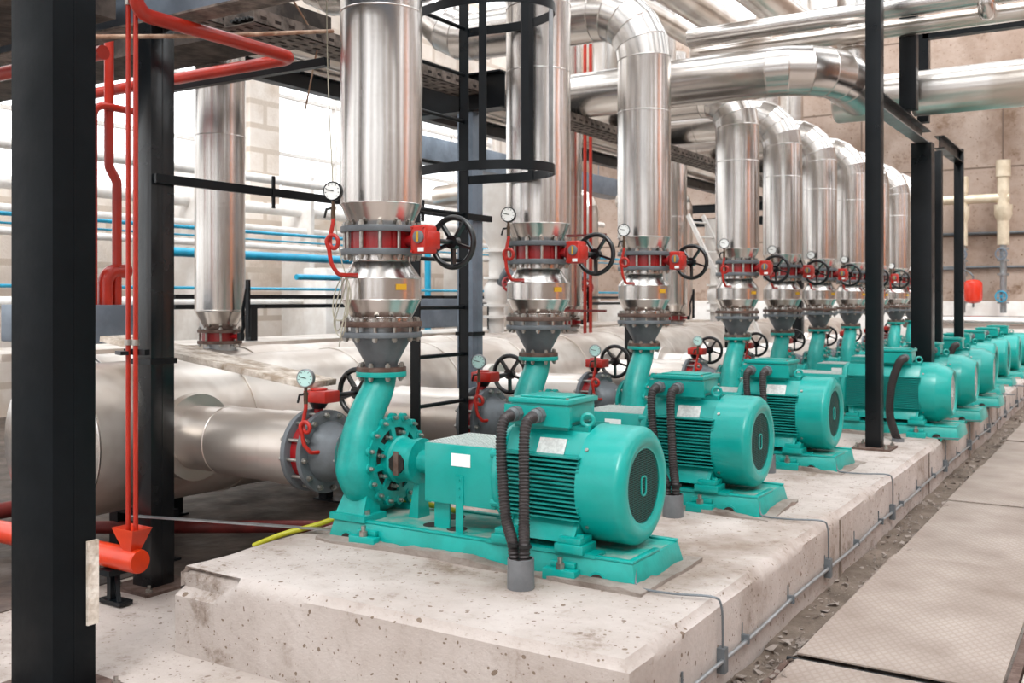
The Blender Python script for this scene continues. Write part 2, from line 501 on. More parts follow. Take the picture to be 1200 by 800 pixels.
# ------------------------------------------------------------------ pump
def make_pump(y, dx, label, kind='A'):
    
    """whole pump set on its base; dx shifts the motor towards +X"""
    x0, x1 = -3.47, -1.765 + dx
    root = thing('centrifugal_pump', ((x0 + x1) / 2, y, ZP), label, 'pump', 'teal pump sets in a row on the plinth')
    yn, yf = y - 0.285, y + 0.245
    zt = ZP + 0.1
    # base frame: tapered channel, raised pads
    b = MB()
    v = []
    for z, e in ((ZP, 0.0), (zt, 0.022)):
        for (xx, yy) in ((x0 + e, yn + e), (x1 - e, yn + e), (x1 - e, yf - e), (x0 + e, yf - e)): v.append((xx, yy, z))
    b.add(v, [(3, 2, 1, 0), (4, 5, 6, 7), (0, 1, 5, 4), (1, 2, 6, 5), (2, 3, 7, 6), (3, 0, 4, 7)])
    base = b.build('base_frame', 'teal_side', root, bevel=0.005)
    b = MB(); b.box(x0 + .03, x1 - .03, yn + .03, yf - .03, zt - .002, zt + .0015); b.build('top_plate', 'teal_dusty', base)
    b = MB()
    b.box(x0 + 0.02, x1 - 0.02, yn + 0.02, yn + 0.05, zt, zt + 0.012)
    b.box(x0 + 0.02, x1 - 0.02, yf - 0.05, yf - 0.02, zt, zt + 0.012)
    b.box(x1 - 0.05, x1 - 0.02, yn + 0.05, yn + 0.3, zt, zt + 0.012)
    b.build('edge_lip', 'teal', base, bevel=0.003)
    for xx in (x0 + 0.18, x1 - 0.42):
        for sgn, yy in ((-1, yn), (1, yf)):
            b = MB(); b.box(xx, xx + 0.16, min(yy, yy + sgn * 0.05), max(yy, yy + sgn * 0.05), ZP + 0.0, ZP + 0.05)
            b.box(xx + 0.02, xx + 0.14, min(yy - sgn * .015, yy + sgn * 0.012), max(yy - sgn * .015, yy + sgn * 0.012), ZP + 0.05, ZP + 0.075)
            b.build('anchor_lug', 'teal', base, bevel=0.004)
            b = MB(); b.cyl((xx + 0.08, yy + sgn * 0.03, ZP + 0.05), (xx + 0.08, yy + sgn * 0.03, ZP + 0.075), 0.021, n=6)
            b.cyl((xx + 0.08, yy + sgn * 0.03, ZP + 0.075), (xx + 0.08, yy + sgn * 0.03, ZP + 0.1), 0.012, n=10)
            b.build('anchor_bolt', 'bolt', base)
        # half round holes in the base side
        xh = xx + 0.24 if xx > x0 + 0.5 else xx - 0.06
        b = MB(); b.lathe((xh, yn + 0.006, ZP + 0.005), (0, -1, 0), [(0, 0.036), (0.004, 0.036)], 20)
        b.build('drain_hole', 'dark', base)
        b = MB(); b.ring((xh, yn + 0.01, ZP + 0.005), (0, -1, 0), 0.036, 0.046, 0, 0.006, 24)
        b.build('hole_rim', 'teal', base)
    # round casting holes in the top of the plate
    for xx, yy, rr in ((-2.93, y - 0.12, 0.05), (-2.78, y - 0.13, 0.05), (-2.95, y + 0.08, 0.06)):
        b = MB(); b.lathe((xx, yy, zt + 0.0015), (0, 0, 1), [(0, rr), (0.002, rr)], 28); b.build('casting_hole', 'dark', base)
    # volute: tube swept round the axis then up the neck
    pts = []; rad = []
    for k in range(0, 27):
        t = k / 26.0
        an = R(65 - 235 * t)
        rho = 0.165 + 0.035 * t
        pts.append((XD, y + rho * math.cos(an), ZA + rho * math.sin(an))); rad.append(0.055 + 0.05 * t)
    neck = spline([pts[-1], (XD, y - 0.175, ZA + 0.11), (XD, y - 0.115, ZA + 0.24), (XD, y - 0.035, ZA + 0.35), (XD, y, ZA + 0.43)], 5)[1:]
    nr = [0.105 - 0.025 * (i / (len(neck) - 1)) ** 0.6 for i in range(len(neck))]
    b = MB(); b.sweep(pts + neck, rad + nr, 24)
    b.lathe((XD - 0.085, y, ZA), (1, 0, 0), [(0, 0.12), (0.0, 0.19), (0.02, 0.21), (0.15, 0.21), (0.165, 0.2), (0.165, 0.1)], 40)
    b.cyl((XD, y - 0.05, ZA - 0.04), (XD, y - 0.13, ZA + 0.33), 0.02, 0.012, 10)
    # feet
    for sgn in (-1, 1):
        b.add([(XD - 0.07, y + sgn * 0.10, ZA - 0.16), (XD + 0.07, y + sgn * 0.10, ZA - 0.16), (XD + 0.07, y + sgn * 0.19, ZA - 0.13), (XD - 0.07, y + sgn * 0.19, ZA - 0.13),
               (XD - 0.09, y + sgn * 0.12, zt + 0.03), (XD + 0.09, y + sgn * 0.12, zt + 0.03), (XD + 0.09, y + sgn * 0.25, zt + 0.03), (XD - 0.09, y + sgn * 0.25, zt + 0.03)],
              [(0, 1, 2, 3), (7, 6, 5, 4), (0, 4, 5, 1), (1, 5, 6, 2), (2, 6, 7, 3), (3, 7, 4, 0)])
        b.box(XD - 0.11, XD + 0.12, y + sgn * 0.19 - 0.085, y + sgn * 0.19 + 0.085, zt, zt + 0.032)
    vol = b.build('volute_casing', 'teal_cast', root, sharp=40)
    for sgn in (-1, 1):
        b = MB(); b.cyl((XD + 0.09, y + sgn * 0.22, zt + .032), (XD + 0.09, y + sgn * 0.22, zt + 0.052), 0.018, n=6)
        b.build('foot_bolt', 'bolt', vol)
    b = MB(); b.lathe((XD, y, ZA + 0.425), (0, 0, 1), [(0, 0.085), (0, 0.132), (0.026, 0.132), (0.026, 0.07)], 40)
    fl = b.build('discharge_flange', 'teal', root, bevel=0.002)
    b = MB(); b.lathe((XD - 0.085, y, ZA), (-1, 0, 0), [(-0.03, 0.13), (0.03, 0.12), (0.06, 0.12), (0.06, 0.175), (0.085, 0.175), (0.085, 0.1)], 40)
    b.build('suction_flange', 'teal', root)
    # cover ring and its bolts
    xc = XD + 0.08
    b = MB(); b.ring((xc, y, ZA), (1, 0, 0), 0.165, 0.222, 0, 0.022, 48)
    for i in range(16):
        an = 2 * PI * i / 16 + 0.1
        c = Vector((xc + 0.01, y + 0.217 * math.cos(an), ZA + 0.217 * math.sin(an)))
        b.cyl(c - Vector((0.012, 0, 0)), c + Vector((0.016, 0, 0)), 0.024, n=12)
    cov = b.build('cover_ring', 'teal_cast', root)
    bolts_ring((xc, y, ZA), (1, 0, 0), 0.217, 16, 0.0, 0.028, cov, r=0.0115)
    b = MB(); b.lathe((xc + 0.006, y, ZA), (1, 0, 0), [(0, 0.166), (0.003, 0.166)], 40); b.build('cover_recess', 'dark', cov)
    # lantern bracket with spokes and windows
    b = MB()
    for i in range(8):
        an = 2 * PI * i / 8 + 0.2
        u = Vector((0, math.cos(an), math.sin(an)))
        b.beam(Vector((xc + 0.02, y, ZA)) + u * 0.09, Vector((xc + 0.012, y, ZA)) + u * 0.178, 0.03, 0.02, (1, 0, 0))
    b.lathe((xc + 0.005, y, ZA), (1, 0, 0), [(0, 0.115), (0.05, 0.122), (0.06, 0.112), (0.15, 0.105), (0.16, 0.118), (0.185, 0.118), (0.19, 0.06), (0.2, 0.058), (0.30, 0.056)], 32)
    br = b.build('bearing_bracket', 'teal_cast', root)
    bolts_ring((xc, y, ZA), (1, 0, 0), 0.138, 8, 0.02, 0.032, br, r=0.011, ph=0.55)
    for an in (R(-178), R(2)):
        b = MB(); c = Vector((xc + 0.108, y + 0.108 * math.cos(an), ZA + 0.108 * math.sin(an)))
        b.lathe(c, (0, math.cos(an), 0), [(-0.02, 0.05), (0.006, 0.05)], 8, ph=0.4)
        o = b.build('seal_window', 'dark', br)
    b = MB(); b.beam((xc + 0.11, y - 0.117, ZA - 0.06), (xc + 0.11, y - 0.117, ZA + 0.06), 0.03, 0.006, (0, 1, 0)); b.build('window_rim', 'rustfl', br)
    b = MB(); b.cyl((xc + 0.20, y, ZA), (xc + 0.42, y, ZA), 0.028, n=16)
    b.build('shaft', 'steel_lt', root)
    # support foot of the bearing
    b = MB(); b.add([(xc + .14, y - .05, zt), (xc + .2, y - .05, zt), (xc + .2, y + .05, zt), (xc + .14, y + .05, zt),
                     (xc + .16, y - .03, ZA - .1), (xc + .19, y - .03, ZA - .1), (xc + .19, y + .03, ZA - .1), (xc + .16, y + .03, ZA - .1)],
                    [(3, 2, 1, 0), (4, 5, 6, 7), (0, 1, 5, 4), (1, 2, 6, 5), (2, 3, 7, 6), (3, 0, 4, 7)])
    b.build('bearing_foot', 'teal', root)
    # coupling guard box
    gx0, gx1 = -2.93, (-2.52 + dx if kind == 'A' else -2.3)
    gy0, gy1 = y - 0.19, y + 0.19
    gz0, gz1 = ZA - 0.15, ZA + 0.135
    b = MB()
    b.box(gx0, gx1, gy0, gy1, gz0, gz1)
    g = b.build('coupling_guard', 'teal', root, bevel=0.004)
    b = MB()
    nx = int((gx1 - gx0) / 0.022)
    for i in range(nx): b.box(gx0 + 0.008 + i * 0.022, gx0 + 0.014 + i * 0.022, gy0 + 0.01, gy1 - 0.01, gz1, gz1 + 0.004)
    for i in range(17): b.box(gx0 + 0.008, gx1 - 0.008, gy0 + 0.01 + i * 0.0222, gy0 + 0.016 + i * 0.0222, gz1, gz1 + 0.004)
    b.build('mesh_top', 'plate', g, smooth=False)
    b = MB(); b.box(gx0 + 0.16, gx0 + 0.27, gy0 - 0.003, gy0, ZA + 0.035, ZA + 0.095); b.build('sticker', 'sticker', g)
    for xx, yy in ((gx0 + 0.21, gy0 - 0.004), (gx0 + 0.21, gy1 + 0.004)):
        b = MB(); b.box(xx - 0.02, xx + 0.02, yy - 0.004, yy + 0.004, zt, ZA - 0.01); b.box(xx - 0.025, xx + 0.025, yy - 0.03, yy + 0.03, zt, zt + 0.006)
        for k in range(3): b.cyl((xx, yy - 0.004, ZA - 0.03 - 0.04 * k), (xx, yy - 0.009, ZA - 0.03 - 0.04 * k), 0.006, n=8)
        b.build('guard_leg', 'teal', g)
    b = MB(); b.box(gx0 + 0.03, gx0 + 0.12, gy0 + .04, gy0 + .05, zt, gz0); b.build('guard_leg', 'teal', g)
    # motor
    mx0, mx1 = (-2.50 + dx, -2.06 + dx) if kind == 'A' else (-2.28, -1.62)
    b = MB()
    b.lathe((mx0 - 0.03, y, ZA), (1, 0, 0), [(0, 0.1), (0, 0.2), (0.012, 0.235), (0.045, 0.245), (0.06, 0.232), (0.06, 0.215), (mx1 - mx0 + 0.05, 0.215)], 44)
    # upper shoulder and lower skirt
    hw = 0.17
    b.add([(mx0 + .03, y - .2, ZA + .1), (mx1, y - .2, ZA + .1), (mx1, y + .2, ZA + .1), (mx0 + .03, y + .2, ZA + .1),
           (mx0 + .03, y - .125, ZA + .235), (mx1, y - .125, ZA + .235), (mx1, y + .125, ZA + .235), (mx0 + .03, y + .125, ZA + .235)],
          [(3, 2, 1, 0), (4, 5, 6, 7), (0, 1, 5, 4), (1, 2, 6, 5), (2, 3, 7, 6), (3, 0, 4, 7)])
    b.add([(mx0 + .06, y - .255, ZA - .235), (mx1 - .02, y - .255, ZA - .235), (mx1 - .02, y + .255, ZA - .235), (mx0 + .06, y + .255, ZA - .235),
           (mx0 + .04, y - .2, ZA - .13), (mx1, y - .2, ZA - .13), (mx1, y + .2, ZA - .13), (mx0 + .04, y + .2, ZA - .13)],
          [(3, 2, 1, 0), (4, 5, 6, 7), (0, 1, 5, 4), (1, 2, 6, 5), (2, 3, 7, 6), (3, 0, 4, 7)])
    mo = b.build('motor_body', 'teal', root, bevel=0.003)
    b = MB()
    nf = 15 if kind == 'A' else 20
    for i in range(nf):
        zz = ZA - 0.135 + i * (0.27 / (nf - 1))
        b.box(mx0 + 0.035, mx1 + 0.01, y - 0.252, y + 0.252, zz - 0.0035, zz + 0.0035)
    for i in range(7):
        yy = y - 0.105 + i * 0.035
        b.box(mx0 + 0.035, mx1 - 0.02, yy - 0.004, yy + 0.004, ZA + 0.22, ZA + 0.256)
    b.build('cooling_fins', 'fins', mo, smooth=False)
    for i in range(3):
        an = R(150 + 60 * i)
        b = MB(); c = Vector((mx0 - 0.005, y + 0.225 * math.cos(an), ZA + 0.225 * math.sin(an)))
        b.cyl(c - Vector((0.03, 0, 0)), c + Vector((0.03, 0, 0)), 0.02, n=10); b.build('shield_lug', 'teal', mo)
    b = MB(); b.add([(mx0 + .2, y - .1845, ZA + .135), (mx0 + .34, y - .1845, ZA + .135), (mx0 + .34, y - .148, ZA + .2), (mx0 + .2, y - .148, ZA + .2),
                     (mx0 + .2, y - .189, ZA + .137), (mx0 + .34, y - .189, ZA + .137), (mx0 + .34, y - .152, ZA + .202), (mx0 + .2, y - .152, ZA + .202)],
                    [(3, 2, 1, 0), (4, 5, 6, 7), (0, 1, 5, 4), (1, 2, 6, 5), (2, 3, 7, 6), (3, 0, 4, 7)])
    b.build('nameplate', 'plate', mo)
    for xx in (mx0 + 0.03, mx1 - 0.08):
        for sgn in (-1, 1):
            b = MB(); yy = y + sgn * 0.225
            b.box(xx - 0.01, xx + 0.13, yy - 0.065, yy + 0.065, zt + .012, ZA - 0.232)
            b.box(xx + 0.005, xx + 0.115, yy - 0.055, yy + 0.055, ZA - 0.232, ZA - 0.205)
            f = b.build('motor_foot', 'teal', mo, bevel=0.003)
            # gusset
            b = MB(); b.add([(xx + .05, yy - sgn * .03, ZA - .21), (xx + .07, yy - sgn * .03, ZA - .21), (xx + .07, yy + sgn * .03, ZA - .21), (xx + .05, yy + sgn * .03, ZA - .21),
                             (xx + .05, yy - sgn * .06, ZA - .12), (xx + .07, yy - sgn * .06, ZA - .12), (xx + .07, yy - sgn * .03, ZA - .12), (xx + .05, yy - sgn * .03, ZA - .12)],
                            [(3, 2, 1, 0), (4, 5, 6, 7), (0, 1, 5, 4), (1, 2, 6, 5), (2, 3, 7, 6), (3, 0, 4, 7)])
            b.cyl((xx + .1, yy + sgn * .03, ZA - .205), (xx + .1, yy + sgn * .03, ZA - .19), 0.017, n=6)
            b.build('foot_gusset', 'teal', mo)
    # rail under the motor
    for ya_, yb_ in ((y - .27, y - .17), (y + .14, y + .235)):
        b = MB(); b.box(mx0 - 0.02, mx1 + 0.1, ya_, yb_, zt, zt + 0.016); b.build('motor_rail', 'teal', root)
    # fan cover
    cx = mx1 - 0.005; ce = -1.842 + dx
    b = MB(); L_ = ce - cx
    if kind == 'A': prof = [(0, 0.235), (0, 0.262), (0.02, 0.262), (L_ - 0.06, 0.262), (L_ - 0.042, 0.262), (L_ - 0.030, 0.2595), (L_ - 0.018, 0.250), (L_ - 0.008, 0.236), (L_ - 0.0, 0.218), (L_ - 0.0, 0.2), (L_ - 0.004, 0.185), (L_ - 0.012, 0.178), (L_ - .012, 0.165), (L_ - 0.03, 0.165)]
    else: prof = [(0, 0.235), (0, 0.262), (L_ * 0.5, 0.262), (L_ * 0.55, 0.257), (L_ - 0.03, 0.215), (L_ - 0.008, 0.2), (L_, 0.19), (L_ - .008, 0.175), (L_ - .02, 0.165), (L_ - 0.03, 0.165)]
    b.lathe((cx, y, ZA), (1, 0, 0), prof, 56)
    fc = b.build('fan_cover', 'teal', root, sharp=50)
    b = MB(); b.lathe((ce - 0.028, y, ZA), (1, 0, 0), [(0, 0.166), (0.004, 0.166)], 48); b.build('fan_opening', 'dark', fc)
    b = MB()
    for i in range(-19, 20):
        zz = i * 0.0084; hwid = math.sqrt(max(0.165 ** 2 - zz * zz, 0)) + 0.003
        b.box(ce - 0.020, ce - 0.016, y - hwid, y + hwid, ZA + zz - 0.0015, ZA + zz + 0.0015)
    for i in range(-3, 4):
        yy = i * 0.046; h = math.sqrt(max(0.165 ** 2 - yy * yy, 0))
        b.box(ce - 0.0225, ce - 0.020, y + yy - 0.002, y + yy + 0.002, ZA - h, ZA + h)
    b.build('fan_grille', 'grille' if kind == 'A' else 'plate', fc, smooth=False)
    b = MB()
    lg = [(-0.012, -0.042), (0.012, -0.042), (0.024, -0.03), (0.024, 0.03), (0.012, 0.042), (-0.012, 0.042), (-0.024, 0.03), (-0.024, -0.03)]
    for i in range(8):
        p, q = lg[i], lg[(i + 1) % 8]
        b.beam((ce - 0.0145, y + p[0], ZA + p[1]), (ce - 0.0145, y + q[0], ZA + q[1]), 0.007, 0.006, (1, 0, 0))
    b.build('grille_emblem', 'teal' if kind == 'A' else 'plate', fc)
    for an in (R(140), R(220), R(40), R(-40)):
        c = Vector((cx + 0.03, y + 0.262 * math.cos(an), ZA + 0.262 * math.sin(an))); u = Vector((0, math.cos(an), math.sin(an)))
        b = MB(); b.cyl(c - u * 0.002, c + u * 0.006, 0.009, n=6); b.build('cover_screw', 'bolt', fc)
    # terminal box
    if kind == 'A': tx0, tx1, ty0, ty1 = mx0 + 0.04, mx0 + 0.36, y - 0.175, y + 0.11
    else: tx0, tx1, ty0, ty1 = -2.02, -1.70, y - 0.17, y + 0.12
    b = MB(); b.box(tx0 + .03, tx1 - .03, ty0 + .05, ty1 - .03, ZA + .22, ZA + .275)
    b.box(tx0 + 0.012, tx1 - 0.012, ty0 + 0.012, ty1 - 0.012, ZA + .27, ZA + .355)
    tb = b.build('terminal_box', 'teal', root, bevel=0.006)
    b = MB(); b.box(tx0, tx1, ty0, ty1, ZA + .355, ZA + .378); b.box(tx0 + .04, tx1 - .04, ty0 + .04, ty1 - .04, ZA + .378, ZA + .386)
    lid = b.build('box_lid', 'teal', tb, bevel=0.004)
    for xx in (tx0 + .015, tx1 - .015):
        for yy in (ty0 + .015, ty1 - .015):
            b = MB(); b.cyl((xx, yy, ZA + .378), (xx, yy, ZA + .386), 0.008, n=6); b.build('lid_screw', 'bolt', tb)
    b = MB(); b.box(tx0 - .02, tx1 + .005, ty0 + .0, ty0 + .02, ZA + .255, ZA + .345); b.build('gland_plate', 'teal', tb)
    for xx in ((tx0 + 0.05, tx0 + 0.17) if kind == 'A' else (tx1 - 0.05,)):
        b = MB(); b.cyl((xx, ty0 + 0.01, ZA + .305), (xx, ty0 - 0.03, ZA + .305), 0.036, n=8); b.cyl((xx, ty0 - .03, ZA + .305), (xx, ty0 - 0.06, ZA + .300), 0.031, n=16)
        b.build('cable_gland', 'sleeve', tb)
    b = MB(); b.torus((tx1 + 0.05, y - 0.09, ZA + .285), (0.5, -1, 0), 0.026, 0.009, 20, 8); b.cyl((tx1 + 0.05, y - 0.09, ZA + .215), (tx1 + 0.05, y - 0.09, ZA + .262), 0.017, n=12)
    b.build('lifting_eye', 'teal', mo)
    return root

PLAB = ['nearest teal pump set, in full view at the front end of the concrete plinth',
        'teal pump set standing second on the plinth, directly behind the nearest one',
        'third teal pump set on the plinth, its fan cover left of the slim black post',
        'fourth teal pump set, its tapered fan cover just behind the slim black post',
        'fifth teal pump set in the row, second of those with tapered fan covers',
        'sixth teal pump set in the row, last with a tapered fan cover',
        'seventh teal pump set from the front, far along the plinth',
        'eighth teal pump set from the front, blurred near the far end',
        'ninth teal pump set from the front, last but one in the row',
        'farthest teal pump set, last in the row by the stained wall']
pA = make_pump(YP[0], 0, PLAB[0], 'A')
oA = pA.location.copy()
for i in (1, 2): dup(pA, (oA.x, YP[i], oA.z), PLAB[i])
pB = make_pump(YP[3], 0.47, PLAB[3], 'B')
oB = pB.location.copy()
for i in (4, 5): dup(pB, (oB.x, YP[i], oB.z), PLAB[i])
pC = make_pump(YP[6], 0.31, PLAB[6], 'A')
oC = pC.location.copy()
for i in (7, 8, 9): dup(pC, (oC.x, YP[i], oC.z), PLAB[i])

# ------------------------------------------------------------------ cable conduits of the motors
def ribbed(mb, pts, r, pitch=0.0145):
    # resample the path, alternate the radius
    P = spline(pts, 24); out = [P[0]]; acc = 0
    for a, b in zip(P, P[1:]):
        L = (b - a).length; t = pitch / 2 - acc
        while t < L:
            out.append(a.lerp(b, t / L)); t += pitch / 2
        acc = L - (t - pitch / 2)
    rr = [r if k % 2 else r * 0.8 for k in range(len(out))]
    mb.sweep(out, rr, 14)
def conduit_set(y, label2, group):
    tx0 = -2.46; ty0 = y - 0.175
    res = []
    for k, xx in enumerate((tx0 + .05, tx0 + .17)):
        gx = -2.222 + (k * 0.055) ; gy = y - 0.50
        p = [(xx, ty0 - .055, ZA + .3), (xx + .002, ty0 - .115, ZA + .283), (xx + .015, ty0 - .16, ZA + .20), (xx + .05 - k * .01, ty0 - .2, ZA + .03),
             (xx + .10 - k * .03, ty0 - .25, ZA - .12), (gx - .012, gy + .01, ZP + .17), (gx, gy, ZP + 0.05)]
        root = thing('flexible_conduit', (xx, ty0 - .05, ZA), label2[k], 'cable conduit', group)
        b = MB(); ribbed(b, p, 0.026); b.build('corrugated_hose', 'rubber', root, sharp=40)
        b = MB(); b.lathe((gx - .002, gy + .001, ZP + 0.17), (0, 0, 1), [(0, 0.028), (0.012, 0.028)], 14); b.build('cable_tie', 'ink', root)
        res.append(root)
    b = MB(); b.lathe((-2.19, y - 0.5, ZP), (0, 0, 1), [(0, 0.058), (0.125, 0.056), (0.125, 0.049), (0.03, 0.049)], 24)
    res.append(single('conduit_sleeve', b, 'sleeve', (-2.19, y - 0.5, ZP), label2[2], 'pipe sleeve', 'conduit sleeves in the plinth'))
    return res
c0 = conduit_set(YP[0], ['grey ribbed conduit on the left from the nearest terminal box', 'grey ribbed conduit on the right from the nearest terminal box', 'grey plastic sleeve in the plinth holding the nearest ribbed conduits'], 'ribbed conduits of the front motors')
for i, w in ((1, 'second'), (2, 'third')):
    labs = [f'left ribbed conduit curving down from the {w} pump set terminal box', f'right ribbed conduit curving down from the {w} pump set terminal box', f'grey sleeve at the foot of the {w} pump set conduits']
    for o, l in zip(c0, labs):
        dup(o, (o.location.x, o.location.y + YP[i] - YP[0], o.location.z), l)
def conduit_b(y):
    xx = -1.75; ty0 = y - .17
    root = thing('flexible_conduit', (xx, ty0, ZA), 'thick black conduit arching from the fourth motor down beside the slim post', 'cable conduit', 'black conduits of the middle motors')
    b = MB(); ribbed(b, [(xx, ty0 - .055, ZA + .3), (xx - .02, ty0 - .16, ZA + .27), (xx - .06, ty0 - .28, ZA + .08), (xx - .06, ty0 - .36, ZA - .16), (xx + .0, ty0 - .44, ZP + .06), (xx + .03, ty0 - .48, ZP + .0)], 0.036, 0.014)
    b.build('corrugated_hose', 'rubber', root, sharp=40)
    b = MB(); b.ring((xx + .03, ty0 - .48, ZP), (0, 0, 1), .036, .05, 0, .03, 20); b.build('floor_collar', 'sleeve', root)
    return root
cb = conduit_b(YP[3])
for i, w in ((5, 'sixth'),):
    dup(cb, (cb.location.x, cb.location.y + YP[i] - YP[3], cb.location.z), f'thick black conduit arching from the {w} motor in the row')

# ------------------------------------------------------------------ valves
def handwheel(parent, c, ax, Rw=0.143, stem=None):
    c = Vector(c); a, u, v = basis(ax)
    b = MB(); b.torus(c, ax, Rw - 0.014, 0.0155, 48, 10)
    for i in range(5):
        an = 2 * PI * i / 5 + 0.3; d = u * math.cos(an) + v * math.sin(an)
        b.beam(c + d * 0.02, c + d * (Rw - 0.015), 0.014, 0.03, ax)
    b.cyl(c - a * 0.02, c + a * 0.02, 0.036, n=20)
    w = b.build('handwheel', 'blackw', parent, sharp=45)
    if stem is not None:
        b = MB(); b.cyl(stem, c - a * -0.02 if False else c, 0.0125, n=12); b.build('stem', 'blackw', w)
    return w

def make_discharge_valve(y, label):
    z0, z1 = 1.86, 1.93   # between flanges
    root = thing('butterfly_valve', (XD, y, 1.825), label, 'valve', 'red butterfly valves on the risers')
    for za, zb in ((1.826, 1.858), (1.944, 1.976)):
        b = MB(); b.lathe((XD, y, za), (0, 0, 1), [(0, .13), (0, .212), (zb - za, .212), (zb - za, .13)], 48); b.build('flange', 'steel', root, bevel=0.003)
    b = MB(); b.lathe((XD, y, 1.858), (0, 0, 1), [(0, .178), (0.086, .178)], 40)
    for an in range(8):
        a_ = an * PI / 4 + .2; b.box(XD + .175 * math.cos(a_) - .006, XD + .175 * math.cos(a_) + .006, y + .175 * math.sin(a_) - .006, y + .175 * math.sin(a_) + .006, 1.86, 1.94)
    b.cyl((XD + .15, y, 1.901), (XD + .235, y, 1.901), 0.03, n=16)
    b.lathe((XD + .215, y, 1.901), (1, 0, 0), [(0, .042), (.012, .042)], 16)
    b.build('valve_body', 'red', root)
    bolts_ring((XD, y, 0), (0, 0, 1), 0.19, 12, 1.826, 1.976, root, r=0.016, ph=0.13, head=0.016)
    # gearbox
    b = MB(); gx = XD + .295
    b.box(gx - .05, gx + .045, y - .07, y + .035, 1.828, 1.972)
    b.box(gx + .0, gx + .05, y - .05, y + .06, 1.85, 1.945)
    g = b.build('gearbox', 'redo', root, bevel=0.012)
    b = MB(); b.lathe((gx + .005, y - .07, 1.912), (0, -1, 0), [(0, .032), (.01, .032), (.012, .028)], 24); b.build('position_indicator', 'sleeve', g)
    b = MB(); b.box(gx + .0, gx + .011, y - .084, y - .081, 1.888, 1.937); b.build('indicator_mark', 'yellow', g)
    b = MB(); b.box(gx + .0, gx + .036, y - .073, y - .07, 1.838, 1.858); b.build('type_label', 'sticker', g)
    for xx, zz in ((gx - .038, 1.84), (gx - .038, 1.96), (gx + .034, 1.96)):
        b = MB(); b.cyl((xx, y - .07, zz), (xx, y - .078, zz), .006, n=6); b.build('cover_screw', 'redo', g)
    handwheel(root, (gx + .035, y + .185, 1.895), (0, 1, 0), stem=(gx + .035, y + .05, 1.895))
    return root

def make_suction_valve(y, label):
    XS = -3.80
    root = thing('butterfly_valve', (XS, y, ZA), label, 'valve', 'red butterfly valves on the suction branches')
    for xa, xb in ((-3.87, -3.84), (-3.755, -3.725)):
        b = MB(); b.lathe((xa, y, ZA), (1, 0, 0), [(0, .14), (0, .225), (xb - xa, .225), (xb - xa, .14)], 48); b.build('flange', 'steel', root, bevel=0.003)
    b = MB(); b.lathe((-3.84, y, ZA), (1, 0, 0), [(0, .178), (0.085, .178)], 40)
    b.cyl((XS, y, ZA + .15), (XS, y, ZA + .26), 0.025, n=16); b.build('valve_body', 'red', root)
    bolts_ring((0, y, ZA), (1, 0, 0), 0.2, 12, -3.87, -3.725, root, r=0.016, ph=0.13, head=0.016)
    b = MB(); b.box(XS - .06, XS + .1, y - .06, y + .06, ZA + .265, ZA + .33); b.lathe((XS, y, ZA + .33), (0, 0, 1), [(0, .05), (.012, .045)], 20)
    g = b.build('gearbox', 'redo', root, bevel=0.01)
    b = MB(); b.lathe((XS, y, ZA + .23), (0, 0, 1), [(0, .035), (.036, .055)], 16); b.build('gearbox_neck', 'blackw', g)
    handwheel(root, (XS + .06, y + .25, ZA + .3), (0, 1, 0), stem=(XS + .06, y + .05, ZA + .3))
    return root

def make_gauge(c, path, label, cyan, group, face=(0.35, -1, 0)):
    """gauge dial centre c; path = siphon points from the cock down to the tapping"""
    c = Vector(c); f, u, v = basis(face)
    root = thing('pressure_gauge', path[-1], label, 'gauge', group)
    b = MB(); b.lathe(c - f * .018, f, [(0, .044), (.004, .048), (.03, .048), (.034, .044), (.030, .041)], 32); b.build('gauge_case', 'black' if not cyan else 'steel_lt', root)
    b = MB(); b.lathe(c + f * .010, f, [(0, .0435), (.003, .0435)], 32); d = b.build('dial', 'dial_c' if cyan else 'dial', root)
    b = MB()
    for i in range(9):
        an = R(-225 + i * 33.75); w = u * math.cos(an) + v * math.sin(an)
        b.beam(c + f * .0142 + w * .031, c + f * .0142 + w * .038, .003, .001, f)
    b.build('dial_marks', 'ink', d)
    b = MB(); b.beam(c + f * .0155 - u * .008, c + f * .0155 + u * .03 - v * .008, .004, .0015, f); b.build('needle', 'ink', d)
    b = MB(); b.cyl(c - Vector((0, 0, .046)), c - Vector((0, 0, .075)), .009, n=8); b.cyl(c - Vector((0, 0, .075)), c - Vector((0, 0, .09)), .014, n=6)
    b.cyl(c - Vector((0, 0, .09)), c - Vector((0, 0, .135)), .011, n=12); b.build('cock_body', 'brass', root)
    b = MB(); b.sweep([c + Vector((-.005, -.01, -.085)), c + Vector((-.03, -.015, -.088)), c + Vector((-.042, -.016, -.13))], .006, 8); b.build('cock_lever', 'blackw', root)
    p0 = c - Vector((0, 0, .13))
    b = MB(); b.sweep(spline([p0] + [Vector(p) for p in path], 8), .0105, 12); b.build('siphon_tube', 'redo', root)
    return root

def siphon_points(cx, cy, z_top, end, loop_r=.032):
    # down, full loop, out to the tapping
    pts = [(cx, cy, z_top), (cx - .012, cy, z_top - .05), (cx - .02, cy, z_top - .09)]
    lc = Vector((cx + .012, cy, z_top - .10))
    for k in range(0, 13):
        an = PI + 2 * PI * k / 12 * 1.0
        pts.append((lc.x + loop_r * math.cos(an), lc.y - .002 * k, lc.z + loop_r * math.sin(an)))
    e = Vector(end); pts += [(cx - .012, cy - .015, z_top - .14), (cx - .008, cy - .005, (z_top - .14 + e.z) / 2), (cx + (e.x - cx) * .06, cy + (e.y - cy) * .1, e.z + .02), (cx + (e.x - cx) * .25, cy + (e.y - cy) * .3, e.z), end]
    return pts

